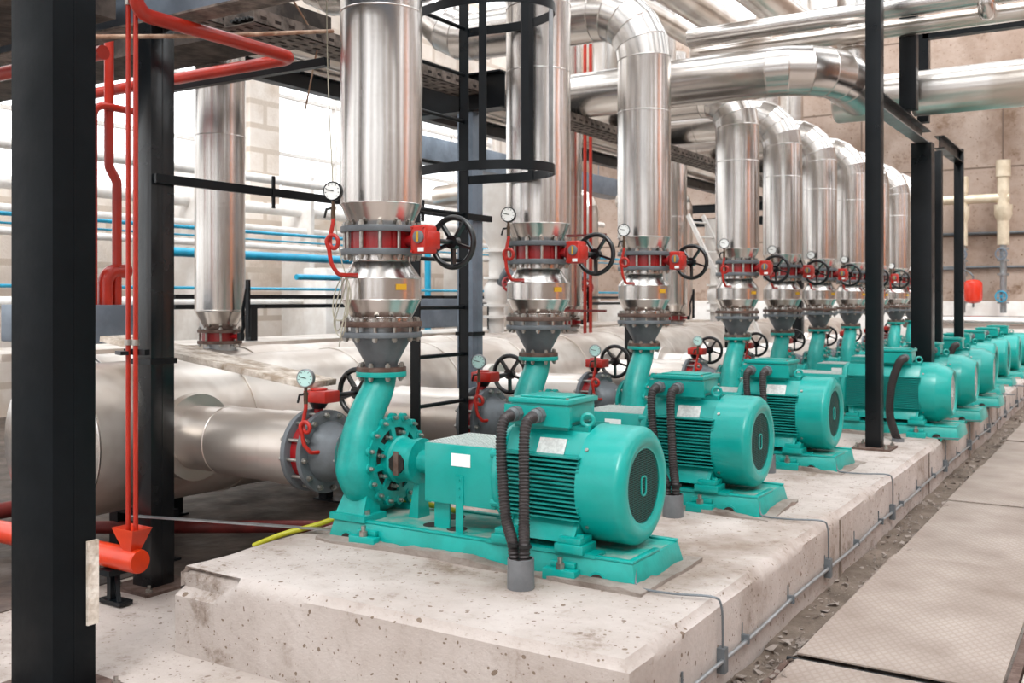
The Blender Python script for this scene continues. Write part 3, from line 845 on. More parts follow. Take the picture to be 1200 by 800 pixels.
gy = YP[0]
dv = make_discharge_valve(gy, 'red butterfly valve with black handwheel on the nearest riser')
sv = make_suction_valve(gy, 'suction butterfly valve left of the nearest pump with scuffed red gearbox')
gd = make_gauge((XD - .0, gy - .37, 2.13), siphon_points(XD, gy - .37, 1.98, (XD, gy - .19, 1.72)), 'white faced pressure gauge on red siphon beside the nearest riser', False, 'pressure gauges on the risers')
gs = make_gauge((-3.685, gy - .22, 1.185), siphon_points(-3.685, gy - .22, 1.03, (-3.655, gy - .08, ZA + .02), .028), 'cyan faced pressure gauge standing by the nearest suction valve', True, 'pressure gauges on the suction side')

# jacketed barrel (check valve), compensator flanges, reducer
def make_spool(y, label):
    root = thing('insulated_spool', (XD, y, 1.485), label, 'pipe section', 'insulated spools under the valves')
    b = MB(); b.lathe((XD, y, 1.483), (0, 0, 1), [(0, .1), (0, .158), (.015, .158), (.112, .208), (.222, .208), (.313, .146), (.343, .146), (.343, .1)], 48)
    for t, r in ((.112, .209), (.222, .209), (.313, .147), (.02, .160)): b.torus((XD, y, 1.483 + t), (0, 0, 1), r, .0028, 48, 6)
    b.build('jacket', 'alu', root, sharp=18)
    a = R(-22)
    b = MB(); c = Vector((XD + .211 * math.cos(a), y + .211 * math.sin(a), 1.66)); t = Vector((-math.sin(a), math.cos(a), 0))
    b.beam(c - t * .03, c + t * .03, .004, .03); b.build('yellow_sticker', 'yellow', root)
    return root
def make_comp(y, label):
    root = thing('flange_joint', (XD, y, 1.40), label, 'flange joint', 'bolted flange joints of the risers')
    for za, m_ in ((1.40, 'steel'), (1.455, 'rustfl')):
        b = MB(); b.lathe((XD, y, za), (0, 0, 1), [(0, .12), (0, .213), (.028, .213), (.028, .12)], 48); b.build('flange', m_, root, bevel=.002)
    b = MB(); b.lathe((XD, y, 1.428), (0, 0, 1), [(0, .16), (.027, .16)], 36); b.build('gasket_core', 'steel_lt', root)
    bolts_ring((XD, y, 0), (0, 0, 1), .19, 12, 1.40, 1.483, root, r=.015, ph=.0, head=.014)
    return root
def make_reducer(y, label):
    root = thing('reducer_cone', (XD, y, 1.221), label, 'pipe reducer', 'grey reducers above the pumps')
    b = MB(); b.lathe((XD, y, 1.245), (0, 0, 1), [(0, .084), (.02, .086), (.135, .148), (.155, .148)], 40); b.build('cone', 'steel', root)
    b = MB(); b.lathe((XD, y, 1.221), (0, 0, 1), [(0, .08), (0, .13), (.024, .13), (.024, .08)], 40); b.build('flange', 'rustfl', root, bevel=.002)
    bolts_ring((XD, y, 0), (0, 0, 1), .112, 8, 1.195, 1.245, root, r=.014, ph=.2)
    return root
sp = make_spool(gy, 'bulging aluminium spool under the nearest riser valve')
cm = make_comp(gy, 'double flange joint under the nearest aluminium spool')
rd = make_reducer(gy, 'grey cone on top of the nearest pump flange')

def make_suction(y, label1, label2):
    root = thing('suction_branch', (-4.3, y, ZA), label1, 'pipe', 'insulated suction branches')
    b = MB(); b.lathe((-4.86, y, ZA), (1, 0, 0), [(0, .19), (.35, .19), (.351, .2), (.8, .2), (.801, .205), (.985, .205), (.99, .14)], 48)
    for t in (.35, .8): b.torus((-4.86 + t, y, ZA), (1, 0, 0), .2, .004, 48, 6)
    b.build('jacket', 'alu_branch', root, sharp=18)
    b = MB(); b.ring((-4.86, y, ZA), (1, 0, 0), .185, .26, 0.02, .09, 40); b.build('saddle_collar', 'alu_branch', root)
    r2 = thing('suction_reducer', (-3.6, y, ZA), label2, 'pipe reducer', 'grey suction reducers')
    b = MB(); b.lathe((-3.725, y, ZA), (1, 0, 0), [(0, .165), (.01, .165), (.03, .155), (.17, .11), (.195, .11), (.195, .175), (.217, .175), (.217, .1)], 40)
    b.build('reducer_body', 'steel', r2)
    bolts_ring((0, y, ZA), (1, 0, 0), .15, 8, -3.53, -3.5, r2, r=.012)
    return root, r2
sb, sr = make_suction(gy, 'dull aluminium suction branch entering the nearest suction valve', 'grey reducer joining the nearest suction valve to its pump')

protos = [(dv, 'red butterfly valve with black handwheel on the riser of the {} pump from the front'),
          (sv, 'suction butterfly valve with red gearbox and handwheel feeding the {} pump'),
          (gd, 'pressure gauge on red siphon beside the riser of the {} pump'),
          (gs, 'cyan faced pressure gauge at the suction valve of the {} pump'),
          (sp, 'bulging aluminium spool above the {} pump from the front'),
          (cm, 'double flange joint above the {} pump from the front'),
          (rd, 'grey cone on the discharge flange of the {} pump'),
          (sb, 'aluminium suction branch running to the {} pump'),
          (sr, 'grey suction reducer of the {} pump')]
NTH = ['first', 'second', 'third', 'fourth', 'fifth', 'sixth', 'seventh', 'eighth', 'ninth', 'tenth']
for i in range(1, 10):
    for o, l in protos:
        dup(o, (o.location.x, o.location.y + YP[i] - YP[0], o.location.z), l.format(NTH[i]))

# risers with elbows
def make_riser(y, zax, bend, label):
    root = thing('insulated_riser', (XD, y, 1.976), label, 'pipe', 'tall aluminium clad risers')
    b = MB(); b.lathe((XD, y, 1.976), (0, 0, 1), [(0, .165), (.012, .168), (.115, .213)], 56); b.torus((XD, y, 2.09), (0, 0, 1), .214, .003, 56, 6)
    b.build('bottom_cone', 'alu', root, sharp=18)
    b = MB()
    zb = zax - bend
    b.pipe([(XD, y, 2.09), (XD, y, zb - .33), (XD, y, zax), (-5.5, y, zax), (-5.5, y, 5.6)], .213, bend, 5, 56, seams=.004, wob=.0035)
    for z in (zb - .33,): b.torus((XD, y, z), (0, 0, 1), .2135, .004, 56, 6)
    for x in (-4.35, -4.9): b.torus((x, y, zax), (1, 0, 0), .2135, .0028, 56, 6)
    for z in (5.0,): b.torus((-5.5, y, z), (0, 0, 1), .2135, .0028, 56, 6)
    b.build('jacket', 'alu', root, sharp=11)
    return root
RL = ['nearest aluminium riser, leftmost over the pumps, straight and lightly dented', 'second aluminium riser, seen through the ladder cage',
      'third aluminium riser, elbow turning left at the top', 'fourth aluminium riser, its top hidden by the big crossing pipe']
for i in range(3): make_riser(YP[i], 3.94, 0.52, RL[i])
r4 = make_riser(YP[3], 3.64, 0.36, RL[3])
for i in range(4, 10): dup(r4, (XD, YP[i], r4.location.z), f'aluminium riser with elbow over the {NTH[i]} pump from the front')

# ------------------------------------------------------------------ headers
def header(x, y0, y1, z, r, m_, label, seams, cap=True):
    root = thing('header_pipe', (x, (y0 + y1) / 2, z - r), label, 'pipe')
    b = MB(); b.sweep([(x, y0 + (y1 - y0) * k / 150, z) for k in range(151)], r, 72)
    for q in b.v:
        d = Vector((q.x - x, 0, q.z - z))
        if d.length > .1:
            d.normalize(); q += d * (.010 * noise.noise(q * 2.4) + .006 * abs(noise.noise(q * 5.5)) - .004)
    yy = y0 + seams
    while yy < y1: b.torus((x, yy, z), (0, 1, 0), r + .001, .006, 64, 6); yy += seams
    b.build('jacket', m_, root, sharp=40)
    if cap:
        b = MB(); b.lathe((x, y0 - .001, z), (0, -1, 0), [(0, r), (.012, r + .004), (.02, r - .01), (.022, .01)], 64); b.build('end_cap', 'alu', root)
    for yy in [y0 + .6 + 1.9 * k for k in range(int((y1 - y0) / 1.9))]:
        b = MB(); b.box(x - .3, x + .3, yy - .06, yy + .06, 0, .02); b.box(x - .26, x - .18, yy - .04, yy + .04, 0.02, z - r + .2); b.box(x + .18, x + .26, yy - .04, yy + .04, .02, z - r + .2)
        b.box(x - .3, x + .3, yy - .04, yy + .04, z - r - .06, z - r + .0)
        b.build('saddle_support', 'black', root)
    return root
header(-5.25, 3.41, 21, ZA, .45, 'alu_dust', 'big dusty aluminium clad header feeding all suction branches', 1.15)
header(-6.25, 4.3, 21, .80, .41, 'alu_dust', 'dusty dented header behind, carrying the valve risers', 1.4)

# valve risers at the back header
def back_riser(y, label, top):
    root = thing('back_riser', (-6.25, y, 1.15), label, 'pipe', 'risers on the back header')
    b = MB(); b.lathe((-6.25, y, 1.36), (0, 0, 1), [(0, .12), (.14, .195), (.16, .197), (top - 1.36, .197)], 40)
    for z in (1.51, 2.9, 4.2):
        if z < top: b.torus((-6.25, y, z), (0, 0, 1), .198, .003, 40, 6)
    b.build('jacket', 'alu', root, sharp=18)
    b = MB(); b.cyl((-6.25, y, 1.15), (-6.25, y, 1.26), .13, n=28); b.build('stub', 'steel_lt', root)
    for z in (1.24, 1.33):
        b = MB(); b.lathe((-6.25, y, z), (0, 0, 1), [(0, .1), (0, .175), (.025, .175), (.025, .1)], 36); b.build('flange', 'rustfl', root)
    b = MB(); b.cyl((-6.25, y, 1.265), (-6.25, y, 1.33), .14, n=28); b.cyl((-6.25 + .13, y, 1.3), (-6.25 + .22, y, 1.3), .02, n=10); v_ = b.build('valve_body', 'red', root)
    b = MB(); b.box(-6.03, -5.99, y - .02, y + .02, 1.27, 1.33); b.sweep([(-6.01, y, 1.3), (-5.98, y, 1.38), (-5.985, y, 1.52), (-5.94, y, 1.68)], .014, 8); b.beam((-5.93, y, 1.3), (-5.93, y, 1.75), .035, .02); b.build('lever_handle', 'black', v_)
    bolts_ring((-6.25, y, 0), (0, 0, 1), .155, 8, 1.24, 1.355, root, r=.014)
    return root
back_riser(5.52, 'aluminium riser at the left with rusty flanges and black lever, behind the rail', 3.75)
back_riser(11.26, 'distant valve riser half hidden behind the second riser', 5.5)
back_riser(14.8, 'distant valve riser showing just right of the third riser', 5.5)

# ------------------------------------------------------------------ structure: plinth, floor, walls
def disp_box(x0, x1, y0, y1, z0, z1, step, amp, chip=None, seed=0):
    bm = bmesh.new()
    def grid(a, b, n): return [a + (b - a) * i / n for i in range(n + 1)]
    nx = max(1, int((x1 - x0) / step)); ny = max(1, int((y1 - y0) / step)); nz = max(1, int((z1 - z0) / step))
    X, Y, Z = grid(x0, x1, nx), grid(y0, y1, ny), grid(z0, z1, nz)
    vd = {}
    def V(i, j, k):
        key = (i, j, k)
        if key not in vd:
            p = Vector((X[i], Y[j], Z[k]))
            q = p.copy()
            if chip: q = chip(p, x0, x1, y0, y1, z0, z1)
            n = noise.noise_vector(q * 3.1 + Vector((seed, 0, 0))) * amp + noise.noise_vector(q * 14 + Vector((seed, 0, 0))) * amp * .35
            if k == 0: n.z = 0
            vd[key] = q + n
        return vd[key]
    idx = {}; vs = []; fs = []
    def I(i, j, k):
        if (i, j, k) not in idx: idx[(i, j, k)] = len(vs); vs.append(V(i, j, k))
        return idx[(i, j, k)]
    for i in range(nx):
        for j in range(ny): fs.append((I(i, j, nz), I(i + 1, j, nz), I(i + 1, j + 1, nz), I(i, j + 1, nz)))
        for k in range(nz):
            fs.append((I(i, 0, k), I(i + 1, 0, k), I(i + 1, 0, k + 1), I(i, 0, k + 1)))
            fs.append((I(i, ny, k), I(i, ny, k + 1), I(i + 1, ny, k + 1), I(i + 1, ny, k)))
    for j in range(ny):
        for k in range(nz):
            fs.append((I(0, j, k), I(0, j, k + 1), I(0, j + 1, k + 1), I(0, j + 1, k)))
            fs.append((I(nx, j, k), I(nx, j + 1, k), I(nx, j + 1, k + 1), I(nx, j, k + 1)))
    m_ = MB(); m_.add(vs, fs); bm.free()
    return m_
def chipper(p, x0, x1, y0, y1, z0, z1):
    q = p.copy()
    dz = z1 - p.z; dr = x1 - p.x; dy = p.y - y0; dl = p.x - x0
    # rounded worn arris
    w = .03 + .025 * noise.noise(Vector((p.y * 2.3, p.x * 1.1, 3)))
    for d, ax in ((dr, 0), (dy, 1), (dl, 2)):
        if d < w and dz < w:
            t = (w - d) * (w - dz) / (w * w)
            q.z -= .022 * t
            if ax == 0: q.x -= .02 * t
            elif ax == 1: q.y += .02 * t
            else: q.x += .02 * t
    # big broken corner at the front left
    if dl < .36 and dy < .03:
        edge = .12 + .03 * noise.noise(Vector((p.x * 9, 0, 1))) - .12 * max(0, dl - .26) * 6
        if dz < edge:
            q.y += .045 + .02 * noise.noise(p * 30)
    return q
pl = disp_box(-3.69, -1.43, 3.0, 21.5, 0.0, ZP, .032, .004, chipper)
o = pl.build('concrete_plinth', 'plinth', sharp=50, org=(-2.5, 3, 0)); tag(o, 'long pale concrete plinth with chipped corner carrying all the pumps', 'plinth')
o['kind'] = 'structure'

# grout beds round the pump bases
for i, y in enumerate(YP):
    dx = 0 if i < 3 else (.47 if i < 6 else .31)
    g = disp_box(-3.50, min(-1.71 + dx, -1.50), y - .34, y + .30, ZP - .03, ZP + .022, .026, .03, seed=i)
    tag(g.build('mortar_bed', 'mortar', org=(-2.6, y, ZP), sharp=60), f'rough grey mortar bed under the {NTH[i]} pump base from the front', 'mortar', 'mortar beds on the plinth')

fl = MB()
def ground(x, y): return (x, y, 0.004 * noise.noise(Vector((x, y, 0)) * .7))
fl.box(-16, 8, -7, 27, -.12, 0.0)
struct('floor', fl, 'floor', (-4, 10, 0))

w = MB(); w.box(-12.9, -3.72, 3.75, 23.8, 0.0, .006); w.box(-12.9, -4.9, -2, 3.75, 0.0, .006)  # thin darker brown sheet over the floor behind the pumps
struct('trim_10', w, 'back_floor', (-6, 10, 0))
# far wall and left wall
w = MB(); w.box(-16, 8, 24.2, 24.5, 0, 8.5); struct('wall_far', w, 'wallc', (-4, 24.3, 0))
w = MB(); w.box(-16, 8, 23.9, 24.19, 0, 1.55); struct('trim_1', w, 'white', (-4, 24, 0), bevel=.01)
w = MB()
w.box(-13.3, -13, 4.35, 24.2, 0, 3.15); w.box(-13.3, -13, -7, 4.35, 0, .6)
for k in range(3): w.box(-13.3, -13, -7.0 + k * 3.9 - .35, -7.0 + k * 3.9 + .35, .6, 3.15)
w.box(-13.3, -13, -7, 24.2, 6.3, 8.5)
for k in range(9): w.box(-13.3, -13, -7.0 + k * 3.9 - .35, -7.0 + k * 3.9 + .35, 3.15, 6.3)
struct('wall_left', w, 'brick', (-13.1, 8, 0))
nwin = 1
for k in range(8):
    ya = -7 + k * 3.9 + .35; yb = ya + 3.2
    root = thing('window_%d' % nwin, (-13.15, (ya + yb) / 2, 3.15), None, None); root['kind'] = 'structure'; nwin += 1
    b = MB()
    for yy in (ya, (ya + yb) / 2 - .03, yb - .06): b.box(-13.2, -13.1, yy, yy + .06, 3.15, 6.3)
    for zz in (3.15, 4.2, 5.25, 6.24): b.box(-13.19, -13.11, ya, yb, zz, zz + .06)
    b.build('window_frame', 'white', root)
    b = MB(); b.box(-13.16, -13.15, ya + .06, yb - .06, 3.2, 6.24); b.build('window_pane', 'glass', root)
# right wall with tall openings and wall behind the camera
w = MB()
w.box(7, 7.3, -7, 24.2, 6.5, 8.5)
for k in range(8):
    w.box(7, 7.3, -7 + k * 4.3, -7 + k * 4.3 + 1.6, 0, 6.5)
    w.box(7, 7.3, -7 + k * 4.3 + 2.6, -7 + k * 4.3 + 4.3, 0, 3.4)
struct('wall_right', w, 'wallc', (7, 8, 0))
for k in range(7):
    ya = -7 + k * 4.3 + 1.6; yb = ya + 2.7
    root = thing('window_%d' % nwin, (7.15, (ya + yb) / 2, 3.4), None, None); root['kind'] = 'structure'; nwin += 1
    b = MB()
    for q in (1.0, 1.8, 2.64): b.box(7.1, 7.2, ya + q, ya + q + .06, 3.4, 6.5)
    for zz in (3.4, 4.6, 6.44): b.box(7.11, 7.19, ya + 1, yb, zz, zz + .06)
    b.build('window_frame', 'black', root)
    b = MB(); b.box(7.14, 7.15, ya + 1.06, yb - .06, 3.45, 6.44); b.build('window_pane', 'glass', root)
    if k not in (3, 5):
        b = MB(); b.box(7.05, 7.25, ya - .01, ya + 1.01, 0, 6.5); struct('trim_%d' % (20 + k), b, 'wallc', (7.15, ya, 0)); continue
    root = thing('door_%d' % (k + 1), (7.15, ya + .5, 0), None, None); root['kind'] = 'structure'  # orange panel added out of view to throw warm streaks on the risers
    for q in range(5):
        b = MB(); b.box(7.1 + .02 * (q % 2), 7.104 + .02 * (q % 2), ya + q * .2 - .005, ya + q * .2 + .205, 0.02, 6.4); b.build('added_panel_strip', 'orange_panel', root)
    b = MB(); b.box(7.08, 7.16, ya, ya + 1, 6.4, 6.5); b.build('added_panel_rail', 'black', root)
w = MB(); w.box(-13, 7, -7.3, -7, 0, 1.2); w.box(-13, 7, -7.3, -7, 6.5, 8.5)
for k in range(6): w.box(-13 + k * 4 - .0, -13 + k * 4 + 1.2 if k < 5 else 7, -7.3, -7, 1.2, 6.5) if k < 5 else None
struct('wall_back', w, 'wallc', (-3, -7.1, 0))
for k in range(5):
    xa = -13 + k * 4 + 1.2; xb = xa + 2.8
    root = thing('window_%d' % nwin, ((xa + xb) / 2, -7.15, 1.2), None, None); root['kind'] = 'structure'; nwin += 1
    b = MB()
    for q in range(4): b.box(xa + q * .913, xa + q * .913 + .06, -7.2, -7.1, 1.2, 6.5)
    for zz in (1.2, 2.9, 4.7, 6.44): b.box(xa, xb, -7.19, -7.11, zz, zz + .06)
    b.build('window_frame', 'black', root)
    b = MB(); b.box(xa + .06, xb - .06, -7.15, -7.14, 1.25, 6.44); b.build('window_pane', 'glass', root)
# roof: sheet strips with open rooflights between them
w = MB()
for k in range(9): w.box(-13, 7, -7 + k * 3.9, -7 + k * 3.9 + 1.6, 8.5, 8.6)
struct('ceiling', w, 'roof', (-3, 8, 8.5))

# ------------------------------------------------------------------ steelwork
def column(x0, x1, y0, y1, z0, z1, label, base=True, name='steel_column', m_='black', clips=()):
    root = thing(name, ((x0 + x1) / 2, (y0 + y1) / 2, z0), label, 'steel column')
    b = MB(); b.box(x0, x1, y0, y1, z0 + (.015 if base else 0), z1)
    b.box(x1 - .0, x1 + .002, (y0 + y1) / 2 - .004, (y0 + y1) / 2 + .004, z0 + .02, z1)
    sh = b.build('shaft', m_, root, bevel=.004)
    if base:
        b = MB(); b.box(x0 - .09, x1 + .09, y0 - .09, y1 + .09, z0, z0 + .016); bp_ = b.build('base_plate', 'rustfl', root)
        for xx in (x0 - .055, x1 + .055):
            for yy in (y0 - .055, y1 + .055):
                b = MB(); b.cyl((xx, yy, z0 + .016), (xx, yy, z0 + .035), .018, n=6); b.cyl((xx, yy, z0 + .035), (xx, yy, z0 + .055), .009, n=8); b.build('anchor_bolt', 'bolt', bp_)
    for z in clips:
        b = MB(); b.ring(((x0 + x1) / 2, (y0 + y1) / 2, z), (0, 0, 1), (x1 - x0) * .5, (x1 - x0) * .5 + .02, 0, .02, 4)
        b = MB(); b.box(x0 - .012, x1 + .012, y0 - .012, y1 + .012, z, z + .03); b.build('clamp_band', 'black', root)
    return root
column(-3.88, -3.6, 2.34, 2.53, 0, 7.5, 'broad black steel column filling the left edge of the view', m_='black_dull')
column(-4.72, -4.566, 3.55, 3.705, 0, 3.12, 'black steel column with rusty base plate left of the plinth corner', m_='black_gloss', clips=(1.24,))
b = MB(); b.box(-3.598, -3.585, 2.485, 2.535, .28, .62)
single('white_batten', b, 'wood', (-3.59, 2.49, .25), 'pale batten fixed low on the broad black column', 'batten')
column(-4.72, -4.57, 6.66, 6.81, 0, 3.12, 'blue grey steel column right behind the caged ladder', m_='bluegrey', clips=(1.3,))
column(-4.72, -4.57, 9.8, 9.95, 0, 3.12, 'steel column standing behind the third riser')
column(-4.72, -4.57, 12.9, 13.05, 0, 3.12, 'steel column behind the fifth and sixth risers')
column(-4.72, -4.57, 16, 16.15, 0, 3.12, 'steel column far behind, near the end of the row')

# X beam over the columns at the left
def ibeam(p0, p1, h, w_, label, m_='bluegrey', t=.012):
    p0, p1 = Vector(p0), Vector(p1)
    root = thing('steel_beam', tuple((p0 + p1) / 2), label, 'steel beam')
    b = MB(); b.beam(p0, p1, t, h - 2 * t); b.build('web', m_, root)
    up = Vector((0, 0, h / 2 - t / 2))
    for sg in (1, -1):
        b = MB(); b.beam(p0 + up * sg, p1 + up * sg, w_, t); b.build('beam_flange', 'tray' if m_ != 'black' else 'black', root)
    return root
ibeam((-9, 3.63, 3.27), (-.8, 3.63, 3.27), .3, .16, 'blue grey steel beam crossing the top left corner over the columns')
ibeam((-5.4, 6.73, 3.28), (-4.3, 6.73, 3.28), .3, .16, 'short dark steel beam resting on the blue grey column', 'black')
ibeam((-7.0, 4.3, 3.75), (-7.0, 22, 3.75), .17, .12, 'long black steel beam running away behind the left riser', 'black')
b = MB(); b.box(-9.6, -4.9, 4.85, 5.35, 3.45, 3.62)
single('sooty_slab', b, 'soot', (-7, 5.1, 3.5), 'sooty concrete slab edge above the left back riser', 'slab')
b = MB(); b.box(-9, -4.8, 2.6, 3.5, 3.15, 3.42)
single('sooty_slab', b, 'soot', (-7, 3, 3.3), 'sooty soffit between the two black columns', 'slab')

# perforated cable tray along the columns
def tray(x, y0, y1, z, w_, label, holes=True):
    root = thing('cable_tray', (x, (y0 + y1) / 2, z), label, 'cable tray')
    b = MB(); b.box(x - w_ / 2, x + w_ / 2, y0, y1, z, z + .006); b.box(x - w_ / 2, x - w_ / 2 + .006, y0, y1, z, z + .09); b.box(x + w_ / 2 - .006, x + w_ / 2, y0, y1, z, z + .09)
    b.build('tray_channel', 'tray', root)
    b = MB(); n = int((y1 - y0) / .12)
    for i in range(n):
        for k in (-.3, 0, .3): b.box(x + k * w_ - .012, x + k * w_ + .012, y0 + .05 + i * .12, y0 + .1 + i * .12, z - .002, z + .0)
        b.box(x + w_ / 2 - .0005, x + w_ / 2 + .001, y0 + .05 + i * .12, y0 + .1 + i * .12, z + .03, z + .05)
    b.build('slot_pattern', 'dark', root)['kind'] = 'stuff'
    b = MB()
    for k in range(5): b.sweep(spline([(x + (k - 2) * .035, y0 + (y1 - y0) * q / 12, z + .03 + .012 * random.random()) for q in range(13)], 3), .013, 8)
    b.build('cables', 'ink', root)
    return root
tray(-4.64, 4.25, 20, 3.27, .26, 'long dusty cable tray running away past the column heads')
tray(-5.3, 4.4, 5.3, 3.42, .3, 'short dusty cable tray beside the long one at upper left')
b = MB(); b.beam((-5.9, 4.55, 3.05), (-4.2, 4.55, 3.05), .05, .05); b.beam((-5.9, 4.55, 3.05), (-5.9, 4.55, 3.5), .05, .05)
single('tray_bracket', b, 'black', (-5, 4.55, 3.05), 'black bracket arm under the dusty trays', 'bracket')
# longitudinal pipes above at the left
def longup(x, z, r, y0, m_, label):
    b = MB(); b.pipe([(x, y0, z), (x, y0 + 3, z), (x, 14.5, z), (x, 14.5, 7.5)], r, .35, 5, 32, seams=.003)
    return single('overhead_pipe', b, m_, (x, y0, z), label, 'pipe', sharp=20)
def longpipe(x, z, r, y0, y1, m_, label, name='overhead_pipe', seams=2.0):
    b = MB(); b.cyl((x, y0, z), (x, y1, z), r, n=32)
    yy = y0 + seams
    while yy < y1: b.torus((x, yy, z), (0, 1, 0), r + .0005, .003, 32, 6); yy += seams
    return single(name, b, m_, (x, (y0 + y1) / 2, z), label, 'pipe', sharp=40)
longpipe(-6.75, 4.0, .13, 4.0, 20, 'alu_dull', 'insulated pipe running away above the black beam at left')
longpipe(-7.35, 4.05, .12, 4.0, 20, 'alu_dull', 'insulated pipe farther left above the black beam')
longup(-4.7, 4.85, .12, 6, 'alu_dull', 'leftmost of the slanting overhead pipes at top centre')
longup(-4.15, 4.85, .18, 6, 'alu_dull', 'middle one of the slanting overhead pipes at top centre')
longup(-3.35, 4.8, .2, 8.4, 'alu_dull', 'rightmost of the slanting overhead pipes at top centre')

# big crossing pipe
root = thing('crossing_pipe', (-3.5, 8.5, 3.35), 'big aluminium pipe crossing in front of the fourth riser and bending away', 'pipe')
b = MB(); b.pipe([(-5.3, 8.5, 3.565), (-3.6, 8.5, 3.565), (-2.2, 8.5, 3.565), (-2.2, 9.72, 3.52)], .213, .5, 5, 56, seams=.004, wob=.003)
b.build('jacket', 'alu', root, sharp=11)
b = MB(); b.lathe((-2.46, 9.72, 3.485), (1, 0, 0), [(0, .05), (.01, .19), (.03, .205), (.26, .205)], 56); b.cyl((-2.2, 9.72, 3.485), (3.6, 9.72, 3.485), .205, n=56); b.torus((-1.75, 9.72, 3.485), (1, 0, 0), .206, .01, 56, 6); b.torus((.2, 9.72, 3.485), (1, 0, 0), .206, .003, 56, 6)
b.build('cross_run', 'alu_dull', root, sharp=30)
b = MB(); b.lathe((-2.2, 9.45, 3.7), (0, 0, 1), [(0, .19), (.1, .165), (3.2, .165)], 40)
for z in (3.9, 4.9): b.torus((-2.2, 9.45, z), (0, 0, 1), .166, .003, 40, 6)
single('overhead_riser', b, 'alu', (-2.2, 9.45, 3.7), 'upright aluminium pipe dropping into the bend of the crossing pipe', 'pipe', sharp=25)
# small pair of pipes above
b = MB(); b.pipe([(-3.65, 9.0, 4.1), (-.7, 9.0, 4.1), (-.7, 9.0, 4.8)], .085, .14, 5, 28, seams=.003); b.torus((-2.6, 9.0, 4.1), (1, 0, 0), .0855, .003, 28, 6)
single('overhead_pipe', b, 'alu', (-2, 9.0, 4.1), 'upper of the twin slim insulated pipes crossing at upper right', 'pipe', sharp=14)
b = MB(); b.pipe([(-3.7, 9.22, 3.98), (-1.15, 9.22, 3.98), (-1.0, 9.22, 3.98), (-.45, 9.22, 3.98), (-.45, 9.22, 4.6)], .075, .12, 5, 28, seams=.003)
single('overhead_pipe', b, 'alu_dull', (-2, 9.22, 3.98), 'lower of the twin slim insulated pipes crossing at upper right', 'pipe', sharp=14)
b = MB(); b.pipe([(-1.05, 9.2, 4.02), (-1.05, 8.95, 3.93), (-1.05, 9.05, 4.3)], .07, .08, 5, 24)
single('pipe_elbow', b, 'alu', (-1.05, 9.0, 4), 'small capped elbow stub hanging under the twin slim pipes', 'pipe', sharp=25)

# slim post and frame on plinth
column(-1.865, -1.745, 8.33, 8.45, ZP, 7, 'slim black post standing on the plinth between third and fourth pumps')
column(-1.90, -1.71, 10.44, 10.62, ZP, 3.139, 'thick black post on the plinth behind the fourth motor', base=True)
column(-1.89, -1.79, 11.55, 11.65, ZP, 3.2, 'narrow black post right behind the thick one')
column(-1.87, -1.77, 12.95, 13.05, ZP, 3.4, 'farthest black post on the plinth, beside the stained wall view')
root = thing('steel_beam', (-1.8, 9.6, 3.2), 'black beam with bright lower edge tying the slim post to the thick post', 'steel beam')
b = MB(); b.beam((-1.8, 8.45, 3.205), (-1.8, 10.44, 3.205), .012, .11); b.build('web', 'black', root)
for z in (3.145, 3.265):
    b = MB(); b.beam((-1.8, 8.45, z), (-1.8, 10.6, z), .12, .012); b.build('beam_flange', 'steel_lt' if z < 3.2 else 'black', root)
b = MB(); b.box(-1.79, -1.65, 9.29, 9.42, 3.275, 7)
single('upper_post', b, 'black', (-1.8, 9.36, 3.33), 'black stub post rising from the tie beam beside the crossing pipe', 'steel post', bevel=.004)
root = thing('pipe_bracket', (-1.7, 10.2, 3.7), 'black square tube bracket frame above the crossing pipe at right', 'bracket')
b = MB(); b.beam((-1.75, 10.25, 3.3), (-1.75, 10.25, 4.2), .1, .1); b.build('upright', 'black', root)
b = MB(); b.beam((-1.75, 10.25, 4.15), (2.5, 10.25, 4.15), .1, .1); b.build('arm', 'black', root)
for zz, yy in ((3.3, 20.5), (3.0, 20.5)):
    ibeam((-9, yy, zz + .25), (-3.2, yy, zz + .25), .18, .1, 'upper far cross beam near the end wall' if zz > 3.1 else 'lower far cross beam near the end wall', 'black')
ibeam((-1.82, 11.6, 3.3), (-1.82, 13.0, 3.3), .14, .1, 'short black beam between the two rear posts', 'black')
# roof steel brace dark at top centre
b = MB(); b.beam((-4.9, 9.0, 4.55), (-3.9, 9.0, 5.2), .1, .1); b.beam((-5.5, 9.0, 5.0), (-2, 9.0, 5.15), .12, .14)
single('roof_brace', b, 'black', (-4, 9, 4.8), 'dark diagonal steel brace under the overhead pipes', 'steel brace')

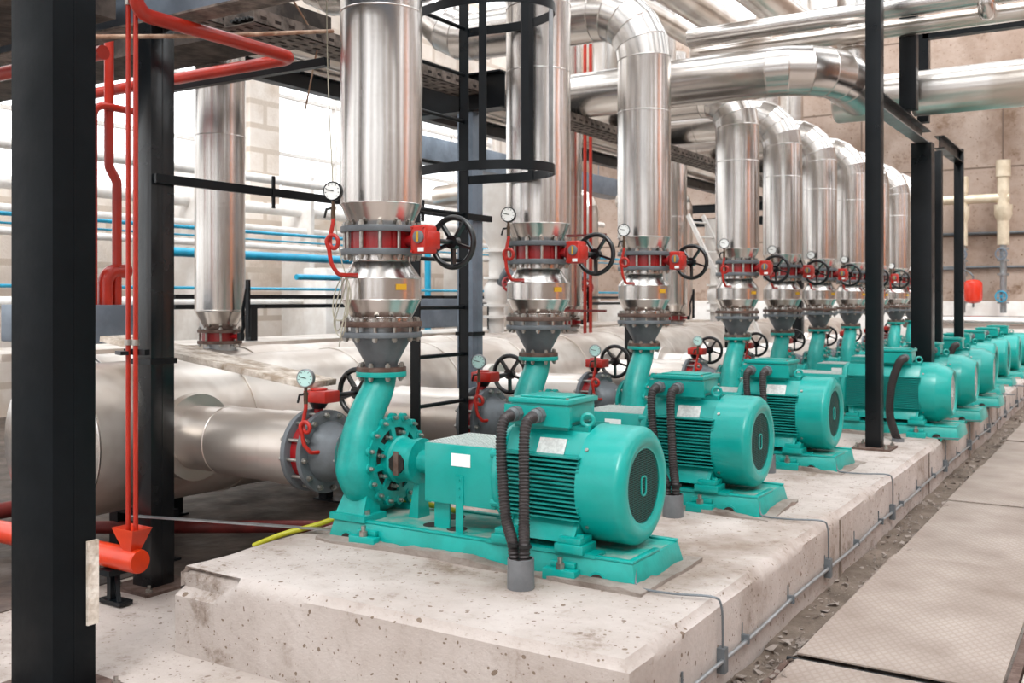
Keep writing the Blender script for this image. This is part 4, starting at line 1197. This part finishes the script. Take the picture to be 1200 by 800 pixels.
# ------------------------------------------------------------------ caged ladder
root = thing('caged_ladder', (-3.75, 5.115, 0), 'black fixed steel ladder with safety cage between the first two risers', 'ladder')
XL, YA, YB = -3.76, 4.86, 5.38
for yy in (YA, YB):
    b = MB(); b.box(XL - .035, XL + .035, yy - .006, yy + .006, 0.0, 6.0); b.box(XL - .035, XL - .027, yy - .006 if yy == YB else yy, yy + .05 if yy == YB else yy + .006, 0.0, 6.0); b.build('stile', 'black', root)
for k in range(19):
    z = .32 + k * .306
    b = MB(); b.cyl((XL, YA, z), (XL, YB, z), .013, n=12); b.build('rung', 'black', root)
yc = (YA + YB) / 2
def hoop_pt(a): # a 0..1 from stile A round to stile B
    an = R(-112 + 224 * a)
    return Vector((XL + .36 + .45 * math.cos(an), yc - .02 + .32 * math.sin(an), 0))
for z in (2.38, 3.35, 4.3):
    path = [Vector((XL, YA, 0))] + [hoop_pt(k / 24) for k in range(25)] + [Vector((XL, YB, 0))]
    b = MB(); n = len(path); vs = []; fs = []
    for i, p in enumerate(path):
        t = (path[min(i + 1, n - 1)] - path[max(i - 1, 0)]).normalized(); nn = Vector((t.y, -t.x, 0))
        for d, zz in ((0, -.028), (.007, -.028), (.007, .028), (0, .028)): vs.append(p + nn * d + Vector((0, 0, z + zz)))
    for i in range(n - 1):
        for j in range(4): fs.append((i * 4 + j, i * 4 + (j + 1) % 4, i * 4 + 4 + (j + 1) % 4, i * 4 + 4 + j))
    fs += [(0, 1, 2, 3), (n * 4 - 1, n * 4 - 2, n * 4 - 3, n * 4 - 4)]
    b.add(vs, fs); b.build('cage_hoop', 'black', root)
for a in (.2, .36, .52, .82):
    p = hoop_pt(a); t = (hoop_pt(a + .01) - hoop_pt(a - .01)).normalized()
    b = MB(); b.beam(p + Vector((0, 0, 2.35)), p + Vector((0, 0, 6)), .008, .045, t); 
    b.v = b.v; b.build('cage_strap', 'black' if a != .52 else 'steel_lt', root)

# ------------------------------------------------------------------ red pipes left
b = MB(); b.pipe([(-4.3, 3.25, 4.5), (-4.3, 3.25, 3.05), (-4.3, 4.37, 3.05), (-6.6, 4.37, 3.05), (-6.6, 4.37, 2.3)], .037, .09, 8, 20)
single('red_pipe', b, 'redpipe', (-4.3, 3.6, 3.05), 'thick red pipe looping in front of the steel beam at top left', 'pipe', sharp=30)
for xx, l in ((-4.425, 'left of the two slim red drain pipes running down to the funnel'), (-4.365, 'right of the two slim red drain pipes, beside the black column')):
    b = MB(); b.cyl((xx, 3.3, .36), (xx, 3.3, 4.6), .0125, n=12)
    root = thing('red_pipe', (xx, 3.3, .36), l, 'pipe', 'slim red drain pipes'); b.build('tube', 'redpipe', root)
    for z in (1.36, 3.12):
        b = MB(); b.cyl((xx, 3.3, z), (xx, 3.3, z + .03), .019, n=8); b.build('pipe_clamp', 'bolt', root)
b = MB(); b.beam((-4.47, 3.32, 1.325), (-4.3, 3.32, 1.325), .03, .03); b.beam((-4.5, 3.3, 1.32), (-4.4, 3.26, 1.32), .04, .02)
single('pipe_bracket', b, 'black', (-4.4, 3.32, 1.32), 'small black bracket clamping the slim red pipes', 'bracket')
root = thing('drain_funnel', (-4.39, 3.3, .3), 'orange square funnel under the slim red pipes', 'funnel')
b = MB(); q = []
for z, hx, hy in ((.30, .03, .03), (.42, .085, .06)):
    q += [(-4.395 - hx, 3.3 - hy, z), (-4.395 + hx, 3.3 - hy, z), (-4.395 + hx, 3.3 + hy, z), (-4.395 - hx, 3.3 + hy, z)]
q += [(-4.395 - .079, 3.3 - .054, .42), (-4.395 + .079, 3.3 - .054, .42), (-4.395 + .079, 3.3 + .054, .42), (-4.395 - .079, 3.3 + .054, .42),
      (-4.395 - .026, 3.3 - .026, .31), (-4.395 + .026, 3.3 - .026, .31), (-4.395 + .026, 3.3 + .026, .31), (-4.395 - .026, 3.3 + .026, .31)]
b.add(q, [(0, 1, 5, 4), (1, 2, 6, 5), (2, 3, 7, 6), (3, 0, 4, 7), (4, 5, 9, 8), (5, 6, 10, 9), (6, 7, 11, 10), (7, 4, 8, 11), (8, 9, 13, 12), (9, 10, 14, 13), (10, 11, 15, 14), (11, 8, 12, 15), (12, 13, 14, 15), (3, 2, 1, 0)])
b.build('hopper', 'orange', root)
root = thing('drain_pipe', (-5, 3.3, .2), 'fat orange drain pipe with closed end below the funnel', 'pipe')
b = MB(); b.cyl((-7, 3.3, .252), (-4.34, 3.3, .252), .062, n=32); b.lathe((-4.34, 3.3, .252), (1, 0, 0), [(0, .062), (.012, .058), (.016, .02)], 32); b.build('tube', 'orange', root)
b = MB(); b.box(-4.6, -4.5, 3.24, 3.36, .16, .19); b.beam((-4.53, 3.3, .17), (-4.47, 3.28, .02), .02, .02); b.box(-4.62, -4.44, 3.26, 3.34, 0.01, .03); b.box(-4.56, -4.53, 3.27, 3.33, .03, .16); b.build('pipe_stand', 'black', root)

def rp(name, pts, r, m_, label, cat='pipe', bend=.08, n=16, group=None, loc=None):
    b = MB(); b.pipe(pts, r, bend, 6, n)
    return single(name, b, m_, loc or tuple(pts[0]), label, cat, group, sharp=35)
# red pipe cluster seen between the two black columns
rp('red_pipe', [(-5.9, 4.31, 1.56), (-5.9, 4.31, 2.4), (-5.93, 4.27, 2.5), (-5.93, 4.27, 3.6)], .032, 'redpipe', 'thick red upright pipe between the black columns, in front of the windows')
rp('red_pipe', [(-5.9, 4.13, 1.56), (-5.9, 4.13, 2.9), (-5.9, 4.5, 2.9)], .025, 'redpipe', 'red pipe rising against the broad black column edge')
rp('red_pipe', [(-5.9, 4.22, 1.56), (-5.9, 4.22, 1.79), (-5.9, 4.4, 1.79)], .05, 'redpipe', 'short red elbow rising from the grey box beam', bend=.1)
rp('red_pipe', [(-7.4, 3.85, 3.12), (-5.4, 3.85, 3.12)], .045, 'redpipe', 'horizontal red pipe under the sooty soffit at left')
b = MB(); b.box(-6.8, -5.84, 4.02, 4.42, 1.3, 1.56)
single('box_beam', b, 'bluegrey', (-6.5, 4.2, 1.3), 'grey box beam behind the slim red pipes at left', 'steel beam', bevel=.01)
b = MB(); b.box(-7.5, -7.2, 9.0, 10.5, 1.25, 1.6)
single('box_beam', b, 'bluegrey', (-7.3, 9.7, 1.4), 'grey box beam seen through the ladder rungs', 'steel beam', bevel=.01)
rp('rusty_conduit', [(-4.75, 3.2, 3.9), (-4.75, 3.2, 2.98), (-4.35, 3.75, 3.05), (-4.2, 4.6, 3.25)], .012, 'rustpipe', 'thin peeling cream conduit bent in front of the black column top', bend=.03)
rp('thin_rod', [(-4.2, 4.0, 3.6), (-4.6, 4.9, 3.3), (-5.2, 5.4, 3.0)], .006, 'rustpipe', 'thin rusty wire slanting under the cable trays', bend=.02)

# handrail bar from column
b = MB(); b.beam((-4.55, 3.56, 2.26), (-4.55, 6.9, 2.26), .03, .05)
b.beam((-4.535, 4.43, 2.16), (-4.535, 4.43, 2.36), .012, .02); b.beam((-4.535, 5.95, 2.18), (-4.535, 5.95, 2.34), .02, .02)
single('rail_bar', b, 'black', (-4.55, 5, 2.26), 'horizontal black rail running from the black column behind the nearest riser', 'rail')
# scaffold board
b = MB(); b.beam((-5.3, 3.88, 1.36), (-3.86, 4.14, 1.125), .3, .035)
single('scaffold_board', b, 'wood', (-4.4, 4, 1.2), 'dusty old board leaning from the black column to the suction valve', 'board', bevel=.003)
b = MB(); b.beam((-4.55, 3.42, .44), (-3.5, 3.83, .415), .03, .008)
single('flat_bar', b, 'steel_lt', (-4, 3.6, .43), 'thin rusty flat bar bridging from the column to the plinth', 'metal bar')
rp('yellow_hose', spline([(-3.85, 3.62, .33), (-3.72, 3.7, .39), (-3.6, 3.85, .43), (-3.4, 4.12, .52), (-3.15, 4.22, .51), (-2.95, 4.2, .5)], 6), .014, 'hose_y', 'yellow hose looping from behind the plinth under the nearest pump', 'hose', bend=.001)
rp('floor_pipe', [(-6.5, 3.3, .16), (-4.5, 4.6, .16), (-3.95, 4.9, .16)], .04, 'redbrown', 'dull red pipe lying on the dark floor under the header', bend=.05)
rp('floor_pipe', [(-5.9, 2.9, .3), (-5.9, 9, .3)], .05, 'redbrown', 'dull red pipe running low along the header', bend=.05)
# cord hanging by first riser with coil
rp('hanging_cord', spline([(-3.56, 3.85, 3.25), (-3.55, 3.85, 2.8), (-3.52, 3.84, 2.4), (-3.47, 3.82, 2.0), (-3.42, 3.81, 1.8), (-3.38, 3.80, 1.68), (-3.45, 3.8, 1.50), (-3.43, 3.8, 1.44), (-3.35, 3.8, 1.6), (-3.38, 3.79, 1.72), (-3.46, 3.8, 1.62), (-3.44, 3.78, 1.50), (-3.36, 3.79, 1.52), (-3.37, 3.79, 1.70), (-3.42, 3.78, 1.6), (-3.46, 3.8, 1.46), (-3.39, 3.79, 1.42), (-3.36, 3.8, 1.66), (-3.40, 3.77, 1.36)], 8), .0032, 'cord', 'loose cotton cord hanging from the tray, coiled by the nearest gauge', 'cord', bend=.0001, n=6)

# ------------------------------------------------------------------ conduit on plinth side
XE = -1.43
root = thing('wall_conduit', (XE + .02, 10, .15), 'thin grey conduit clipped along the side of the plinth', 'conduit')
pts = [(XE + .022, 1 + .0, .15)]
pts = [(XE + .022 + .004 * math.sin(k * 1.7), 3.02 + k * .6, .15 + .006 * math.sin(k * 2.3)) for k in range(29)]
b = MB(); b.sweep(spline(pts, 4), .009, 10); b.build('conduit_tube', 'steel_lt', root)
for k in range(26):
    yy = 3.45 + k * .66
    b = MB(); b.box(XE - .0, XE + .034, yy - .008, yy + .008, .135, .172); b.box(XE + .0, XE + .006, yy - .004, yy + .004, .17, .22); b.build('clip', 'steel', root)
BX = [(-1.765, 3), (-1.765 + .47, 3), (-1.765 + .31, 4)]
def earth(i):
    y = YP[i]; xe = (-1.79 if i < 3 else (-1.5))
    yb = y - .27
    p = [(xe, yb + .05, ZP + .09), (xe + .02, yb, ZP + .03), (xe + .06, yb - .01, ZP + .012), (xe + .2, yb - .01, ZP + .014), (XE - .01, yb + .02, ZP + .018), (XE + .018, yb + .04, ZP - .02), (XE + .02, yb + .05, ZP - .12), (XE + .02, yb + .05, .15)]
    b = MB(); b.sweep(spline(p, 6), .005, 8)
    root = thing('earth_cable', (XE, yb, ZP), f'thin grey earthing wire from the {NTH[i]} pump base down the plinth side', 'cable', 'earthing wires of the pumps')
    b.build('wire', 'steel', root)
    b = MB(); b.box(XE + .002, XE + .036, yb + .03, yb + .07, .1, .2); b.build('clamp', 'steel', root)
for i in range(10): earth(i)
# plinth expansion joints
for k, yy in enumerate((5.75, 8.6, 10.9, 13.2, 16.5)):
    b = MB(); b.box(XE - .0, XE + .006, yy, yy + .012, 0, ZP - .04)
    struct('trim_%d' % (k + 2), b, 'debris', (XE, yy, 0))

# ------------------------------------------------------------------ trench rubble, tread plates
g = disp_box(-1.43, -1.0, 3.0, 21, 0.0, .022, .04, .02, seed=5)
tag(g.build('rubble_strip', 'debris', org=(-1.3, 12, 0), sharp=40), 'strip of dirt and broken mortar along the plinth foot', 'rubble', kind='stuff')
b = MB(); rnd = random.Random(3)
for k in range(900):
    t = rnd.random() ** 1.5
    c = Vector((-1.41 + .2 * rnd.random(), 3.6 + 14 * t, .028)); s_ = .006 + .03 * rnd.random() ** 3
    vs = [c + Vector((rnd.uniform(-1, 1), rnd.uniform(-1, 1), rnd.uniform(-.5, .8))) * s_ for _ in range(5)]
    b.add(vs, [(0, 1, 2), (0, 2, 3), (0, 3, 1), (1, 2, 4), (2, 3, 4), (3, 1, 4)])
tag(b.build('rubble_chips', 'mortar', org=(-1.3, 9, 0), smooth=False), 'loose mortar chips lying in the dirt beside the plinth', 'rubble', kind='stuff')
ys = [2.3, 4.33, 6.33, 8.26, 10.14, 12.1, 14.1, 16.1, 18.2]
tl = ['tread plate at the bottom right corner, partly out of view', 'large tread plate in front, its corner nearest the plinth foot', 'second tread plate from the front, smooth and stained', 'third tread plate from the front', 'fourth tread plate from the front', 'fifth tread plate from the front', 'sixth tread plate from the front', 'farthest tread plate along the walkway']
for k in range(8):
    x0 = -1.27 + .01 * k
    b = MB(); ya, yb = ys[k] + .015, ys[k + 1] - .015
    z0 = .03 + (.016 if k % 2 else 0)
    dz = .006 * (k % 3)
    vs = [(x0, ya, z0), (-.46, ya, z0), (-.46, yb, z0), (x0, yb, z0), (x0, ya, z0 + .008), (-.46, ya, z0 + .008), (-.46, yb, z0 + .008 + dz), (x0 + .02, yb, z0 + .008 + dz)]
    b.add(vs, [(3, 2, 1, 0), (4, 5, 6, 7), (0, 1, 5, 4), (1, 2, 6, 5), (2, 3, 7, 6), (3, 0, 4, 7)])
    tag(b.build('tread_plate', 'tread', org=(x0, ya, z0)), 'dusty steel ' + tl[k], 'floor plate', 'tread plates of the walkway')
b = MB(); b.box(-.45, -.41, 2, 20, 0, .04); b.box(-1.30, -1.275, 2, 4.3, 0, .03)
struct('trim_8', b, 'rustfl', (-.43, 10, 0))
b = MB(); b.box(-.4, 2.5, 1, 20, 0, .036)
struct('trim_9', b, 'floor', (0, 10, 0))
rp('angle_bar', [(-1.3, 4.33, .025), (-.46, 4.33, .025)], .012, 'black', 'black angle edge showing under the front tread plate', 'metal bar', bend=.01)

# ------------------------------------------------------------------ far wall equipment
root = thing('expansion_tank', (-2.95, 23.05, 1.5), 'glossy red expansion tank on the far stained wall', 'tank')
b = MB(); b.lathe((-2.95, 23.05, 1.5), (0, 0, 1), [(0, .05), (.02, .13), (.06, .175), (.10, .185), (.40, .185), (.45, .175), (.49, .13), (.51, .05)], 32); b.build('tank_shell', 'tank', root)
b = MB(); b.cyl((-2.95, 23.05, 2.0), (-2.95, 23.05, 2.08), .02, n=10); b.cyl((-2.95, 23.05, 1.42), (-2.95, 23.05, 1.5), .02, n=10); b.sweep(spline([(-2.95, 23.05, 2.08), (-3.1, 23.2, 2.2), (-3.5, 23.6, 2.25), (-4.2, 23.8, 2.25)], 6), .018, 8); b.build('tank_fitting', 'steel', root)
b = MB(); b.box(-2.99, -2.91, 23.2, 24.19, 1.7, 1.74); b.build('wall_bracket', 'steel', root)
rp('wall_pipe', [(-4.6, 23.5, 3.75), (-2.3, 23.5, 3.75)], .10, 'cream', 'horizontal cream pipe high on the far wall')
def wallpipe(x, zt, r, label):
    root = thing('wall_pipe', (x, 23.6, 1.3), label, 'pipe', 'upright pipes on the far wall')
    b = MB(); b.cyl((x, 23.5, 2.75), (x, 23.5, zt), r, n=20); b.lathe((x, 23.5, 3.5), (0, 0, 1), [(-.25, r), (-.1, r * 1.5), (.1, r * 1.5)], 20); b.cyl((x, 23.5, zt), (x, 23.5, zt + .35), r * 1.2, n=20); b.build('jacket', 'cream', root)
    b = MB(); b.cyl((x, 23.5, 1.3), (x, 23.5, 2.75), r * .55, n=12)
    for z in (1.5, 1.75, 2.1, 2.4, 2.65): b.cyl((x, 23.5, z), (x, 23.5, z + .04), r * 1.0, n=12)
    b.build('valve_train', 'steel_lt', root)
    for z in (1.65, 2.55):
        b = MB(); b.torus((x - .02, 23.28, z), (0, 1, 0), .11, .014, 20, 6)
        for q in range(3): 
            a_ = q * PI / 3; b.beam((x - .02 - .1 * math.cos(a_), 23.28, z - .1 * math.sin(a_)), (x - .02 + .1 * math.cos(a_), 23.28, z + .1 * math.sin(a_)), .015, .01, (0, 1, 0))
        b.cyl((x - .02, 23.28, z), (x - .02, 23.5, z), .015, n=8); b.build('handwheel', 'blue' if z < 2 else 'bluegrey', root)
wallpipe(-3.2, 3.9, .085, 'narrower cream upright pipe on the far wall, left one with small valve')
wallpipe(-2.42, 4.2, .12, 'wider cream upright pipe on the far wall with blue handwheels')
b = MB(); b.cyl((-4.2, 22.3, 1.12), (-1.72, 22.3, 1.12), .13, n=24); b.lathe((-1.72, 22.3, 1.12), (1, 0, 0), [(0, .13), (.08, .09), (.1, .02)], 24)
b.box(-2.6, -2.5, 22.25, 22.35, .0, 1.0); b.box(-3.9, -3.8, 22.25, 22.35, .0, 1.0)
single('collector_pipe', b, 'alu', (-3, 22.3, 1.1), 'horizontal aluminium collector with rounded end before the far wall', 'pipe')
for z, l in ((3.05, 'upper'), (2.3, 'lower')):
    b = MB(); b.cyl((-5, 24.12, z), (6, 24.12, z), .02, n=8); b.box(-5, 6, 24.16, 24.2, z - .03, z + .03)
    single('wall_conduit', b, 'steel', (-2, 24.1, z), f'{l} thin grey conduit across the far stained wall', 'conduit')

# ------------------------------------------------------------------ left background: blue pipes, white pipes, rails
rp('blue_pipe', [(-9.2, 5, 2.42), (-9.2, 19, 2.42)], .022, 'blue', 'upper slim blue pipe along the whitewashed wall')
rp('blue_pipe', [(-9.2, 5, 2.33), (-9.2, 19, 2.33)], .012, 'blue', 'thin blue pipe just under the upper blue one')
rp('blue_pipe', [(-9.2, 10.75, 2.4), (-9.2, 10.75, 3.0)], .04, 'blue', 'short upright blue pipe rising from the upper blue pipe')
rp('blue_pipe', [(-9.2, 12.2, .0), (-9.2, 12.2, 2.4)], .05, 'blue', 'upright blue pipe left of the nearest riser')
rp('blue_pipe', [(-9.8, 12.5, .0), (-9.8, 12.5, 1.9), (-9.8, 10, 1.9)], .04, 'blue', 'blue pipe with a square bend low on the wall')
rp('blue_pipe', [(-10.4, 8, 2.2), (-10.4, 12.6, 2.2)], .06, 'blue', 'thicker blue pipe ending in a flange')
b = MB(); b.cyl((-10.4, 12.6, 2.2), (-10.4, 12.7, 2.2), .15, n=24); single('pipe_flange', b, 'blue', (-10.4, 12.6, 2.2), 'blue blind flange on the thicker blue pipe', 'flange')
rp('blue_pipe', [(-8.8, 5, 1.72), (-8.8, 20, 1.72)], .018, 'blue', 'lowest blue pipe above the black rail')
for k, (z, r) in enumerate(((3.1, .09), (2.75, .06), (2.45, .05), (1.55, .08), (3.5, .07))):
    rp('wall_pipe', [(-12.3 + .15 * k, -2, z), (-12.3 + .15 * k, 23, z)], r, 'white', 'white lagged pipe on the left wall, ' + ['topmost but one', 'second from above', 'third from above', 'lowest of the five', 'topmost of the five'][k], group='white lagged wall pipes')
for k in range(7):
    b = MB(); b.box(-12.7, -12.0, 3 + k * 2.4, 3.08 + k * 2.4, 0, 3.7)
    single('pipe_rack', b, 'white', (-12.3, 3 + k * 2.4, 0), f'pale pipe rack frame on the left wall, {NTH[k]} from the front', 'rack', 'pipe racks on the left wall')
b = MB(); b.beam((-10.8, 13, 4.25), (-10.8, 22, 4.25), .5, .42)
for yy in (13.5, 17, 21): b.box(-10.81, -10.79, yy, yy + .02, 4.4, 8.5)
single('air_duct', b, 'bluegrey', (-10.8, 16, 4.1), 'pale grey rectangular duct below the windows', 'duct', bevel=.01)
root = thing('guard_rail', (-7.6, 10, 1), 'low black guard rail behind the headers', 'rail')
for z in (1.62, 1.52):
    b = MB(); b.beam((-7.9, 6.4, z), (-7.9, 17, z), .06, .045); b.build('rail_bar', 'black', root)
for k in range(5):
    b = MB(); b.beam((-7.9, 7.4 + k * 2.3, 0), (-7.9, 7.4 + k * 2.3, 1.52), .09, .09); b.build('rail_post', 'black', root)
b = MB(); b.box(-8.6, -7.6, 4.5, 20, 1.1, 1.16)
single('platform_deck', b, 'alu_dust', (-8, 12, 1.1), 'dusty metal walkway deck behind the back header', 'platform')
b = MB(); b.box(-11.6, -11.1, 12, 12.8, 0.0, 2.1); single('control_cabinet', b, 'white', (-11.3, 12.4, .9), 'pale control cabinet by the whitewashed wall', 'cabinet', bevel=.01)

# thin red twin pipes in the middle
for xx, l in ((-5.95, 'left'), (-5.87, 'right')):
    rp('red_pipe', [(xx, 11.2, .0), (xx, 11.2, 5.2)], .022, 'redpipe', f'{l} of two slim red uprights between second and third risers', group='slim red uprights')
rp('red_pipe', [(-5.78, 9.4, .0), (-5.78, 9.4, 1.45)], .02, 'redpipe', 'short slim red upright behind the second suction valve')
rp('red_pipe', [(-5.78, 9.6, .0), (-5.78, 9.6, 1.45)], .02, 'redpipe', 'short slim red upright, right one of the short pair')
for z, l in ((1.45, 'lower'), (2.4, 'upper')):
    b = MB(); b.beam((-5.6, 11.1, z), (-6.2, 11.1, z), .03, .03)
    single('pipe_bracket', b, 'redbrown', (-5.9, 11.1, z), l + ' red brown bracket holding the slim red uprights', 'bracket')

# leaning aluminium ladder
root = thing('leaning_ladder', (-5.6, 15.3, 0.8), 'light aluminium ladder leaning behind the third riser', 'ladder')
A, Bq = Vector((-4.75, 13.9, 1.0)), Vector((-5.9, 14.5, 2.9))
off = Vector((.12, .32, 0))
for s_ in (0, 1):
    b = MB(); b.beam(A + off * s_, Bq + off * s_, .03, .07); b.build('stile', 'white', root)
for k in range(8):
    p = A.lerp(Bq, (k + .5) / 8); b = MB(); b.cyl(p, p + off, .016, n=8); b.build('rung', 'white', root)

# valve clusters in the hazy back area
def cluster(x, y, label):
    root = thing('strainer_valve', (x, y, 1.15), label, 'valve', 'white valve assemblies behind the headers')
    b = MB(); b.cyl((x, y, 0), (x, y, 2.6), .1, n=20)
    for z in (1.35, 1.5, 1.85, 2.2): b.cyl((x, y, z), (x, y, z + .035), .17, n=24)
    b.lathe((x, y, 1.5), (0, 0, 1), [(0, .1), (.1, .16), (.25, .16), (.35, .1)], 24); b.lathe((x, y, 2.25), (0, 0, 1), [(0, .1), (.2, .2), (.9, .2)], 24); b.build('valve_body', 'white', root)
    b = MB(); b.cyl((x, y, 1.7), (x + .25, y - .1, 1.95), .07, n=16); b.build('side_port', 'steel', root)
    b = MB(); b.torus((x + .3, y - .15, 1.78), (1, -.6, .5), .1, .016, 24, 8)
    for q in range(4):
        a, u, v = basis((1, -.6, .5)); d = u * math.cos(q * PI / 4) + v * math.sin(q * PI / 4); c = Vector((x + .3, y - .15, 1.78)); b.beam(c - d * .1, c + d * .1, .016, .016, a)
    b.cyl((x + .1, y - .05, 1.78), (x + .3, y - .15, 1.78), .02, n=8); b.build('handwheel', 'red', root)
    return root
cl = cluster(-7.0, 10.75, 'white valve assembly with red handwheel between ladder and second riser')
for (x, y, l) in ((-7.2, 13.2, 'white valve assembly left of the slim red uprights'), (-7.1, 16.5, 'white valve assembly behind the third riser'), (-7.0, 18.6, 'white valve assembly behind the leaning ladder')):
    dup(cl, (x, y, 1.15), l)
for k, (x, y) in enumerate(((-7.6, 12.0), (-8.2, 15.6), (-7.4, 18.0))):
    b = MB(); b.pipe([(x, y, 1.2), (x, y, 3.2 + .2 * k), (x - 1.6, y + .5, 3.2 + .2 * k)], .16, .3, 5, 28, seams=.003)
    single('insulated_pipe', b, 'alu_dull', (x, y, 1.2), ['bent insulated pipe behind the second riser', 'bent insulated pipe behind the slim red uprights', 'bent insulated pipe right of the third riser', 'bent insulated pipe behind the nearest riser'][k], 'pipe', 'bent pipes in the back bay', sharp=14)

# ------------------------------------------------------------------ world, light
wd = bpy.data.worlds.new('sky'); S.world = wd; wd.use_nodes = True
bg = wd.node_tree.nodes['Background']
bg.inputs[0].default_value = (0.93, 0.965, 1.0, 1)
bg.inputs[1].default_value = 1.0
wn = wd.node_tree.nodes; wl = wd.node_tree.links.new
tcw = wn.new('ShaderNodeTexCoord'); sx = wn.new('ShaderNodeSeparateXYZ'); wl(tcw.outputs['Generated'], sx.inputs[0])
rw = wn.new('ShaderNodeValToRGB'); mrw = wn.new('ShaderNodeMapRange'); mrw.inputs[1].default_value = -1; mrw.inputs[2].default_value = 1
wl(sx.outputs[2], mrw.inputs[0]); wl(mrw.outputs[0], rw.inputs['Fac'])
e_ = rw.color_ramp.elements
e_[0].position = 0.44; e_[0].color = (.35, .33, .31, 1)
e_[1].position = 1.0; e_[1].color = (4.6, 4.75, 4.9, 1)
e3 = rw.color_ramp.elements.new(0.5); e3.color = (2.3, 2.36, 2.42, 1)
wl(rw.outputs['Color'], bg.inputs[0])
sun = bpy.data.lights.new('sun', 'SUN'); so = bpy.data.objects.new('sun', sun); COL.objects.link(so)
sun.energy = 3.2; sun.angle = R(20); sun.color = (1, .98, .95); so.rotation_euler = (R(38), R(22), 0)

vs = S.view_settings
vs.view_transform = 'Standard'; vs.look = 'None'; vs.gamma = 1.0; vs.use_curve_mapping = False
vs.exposure = -0.06
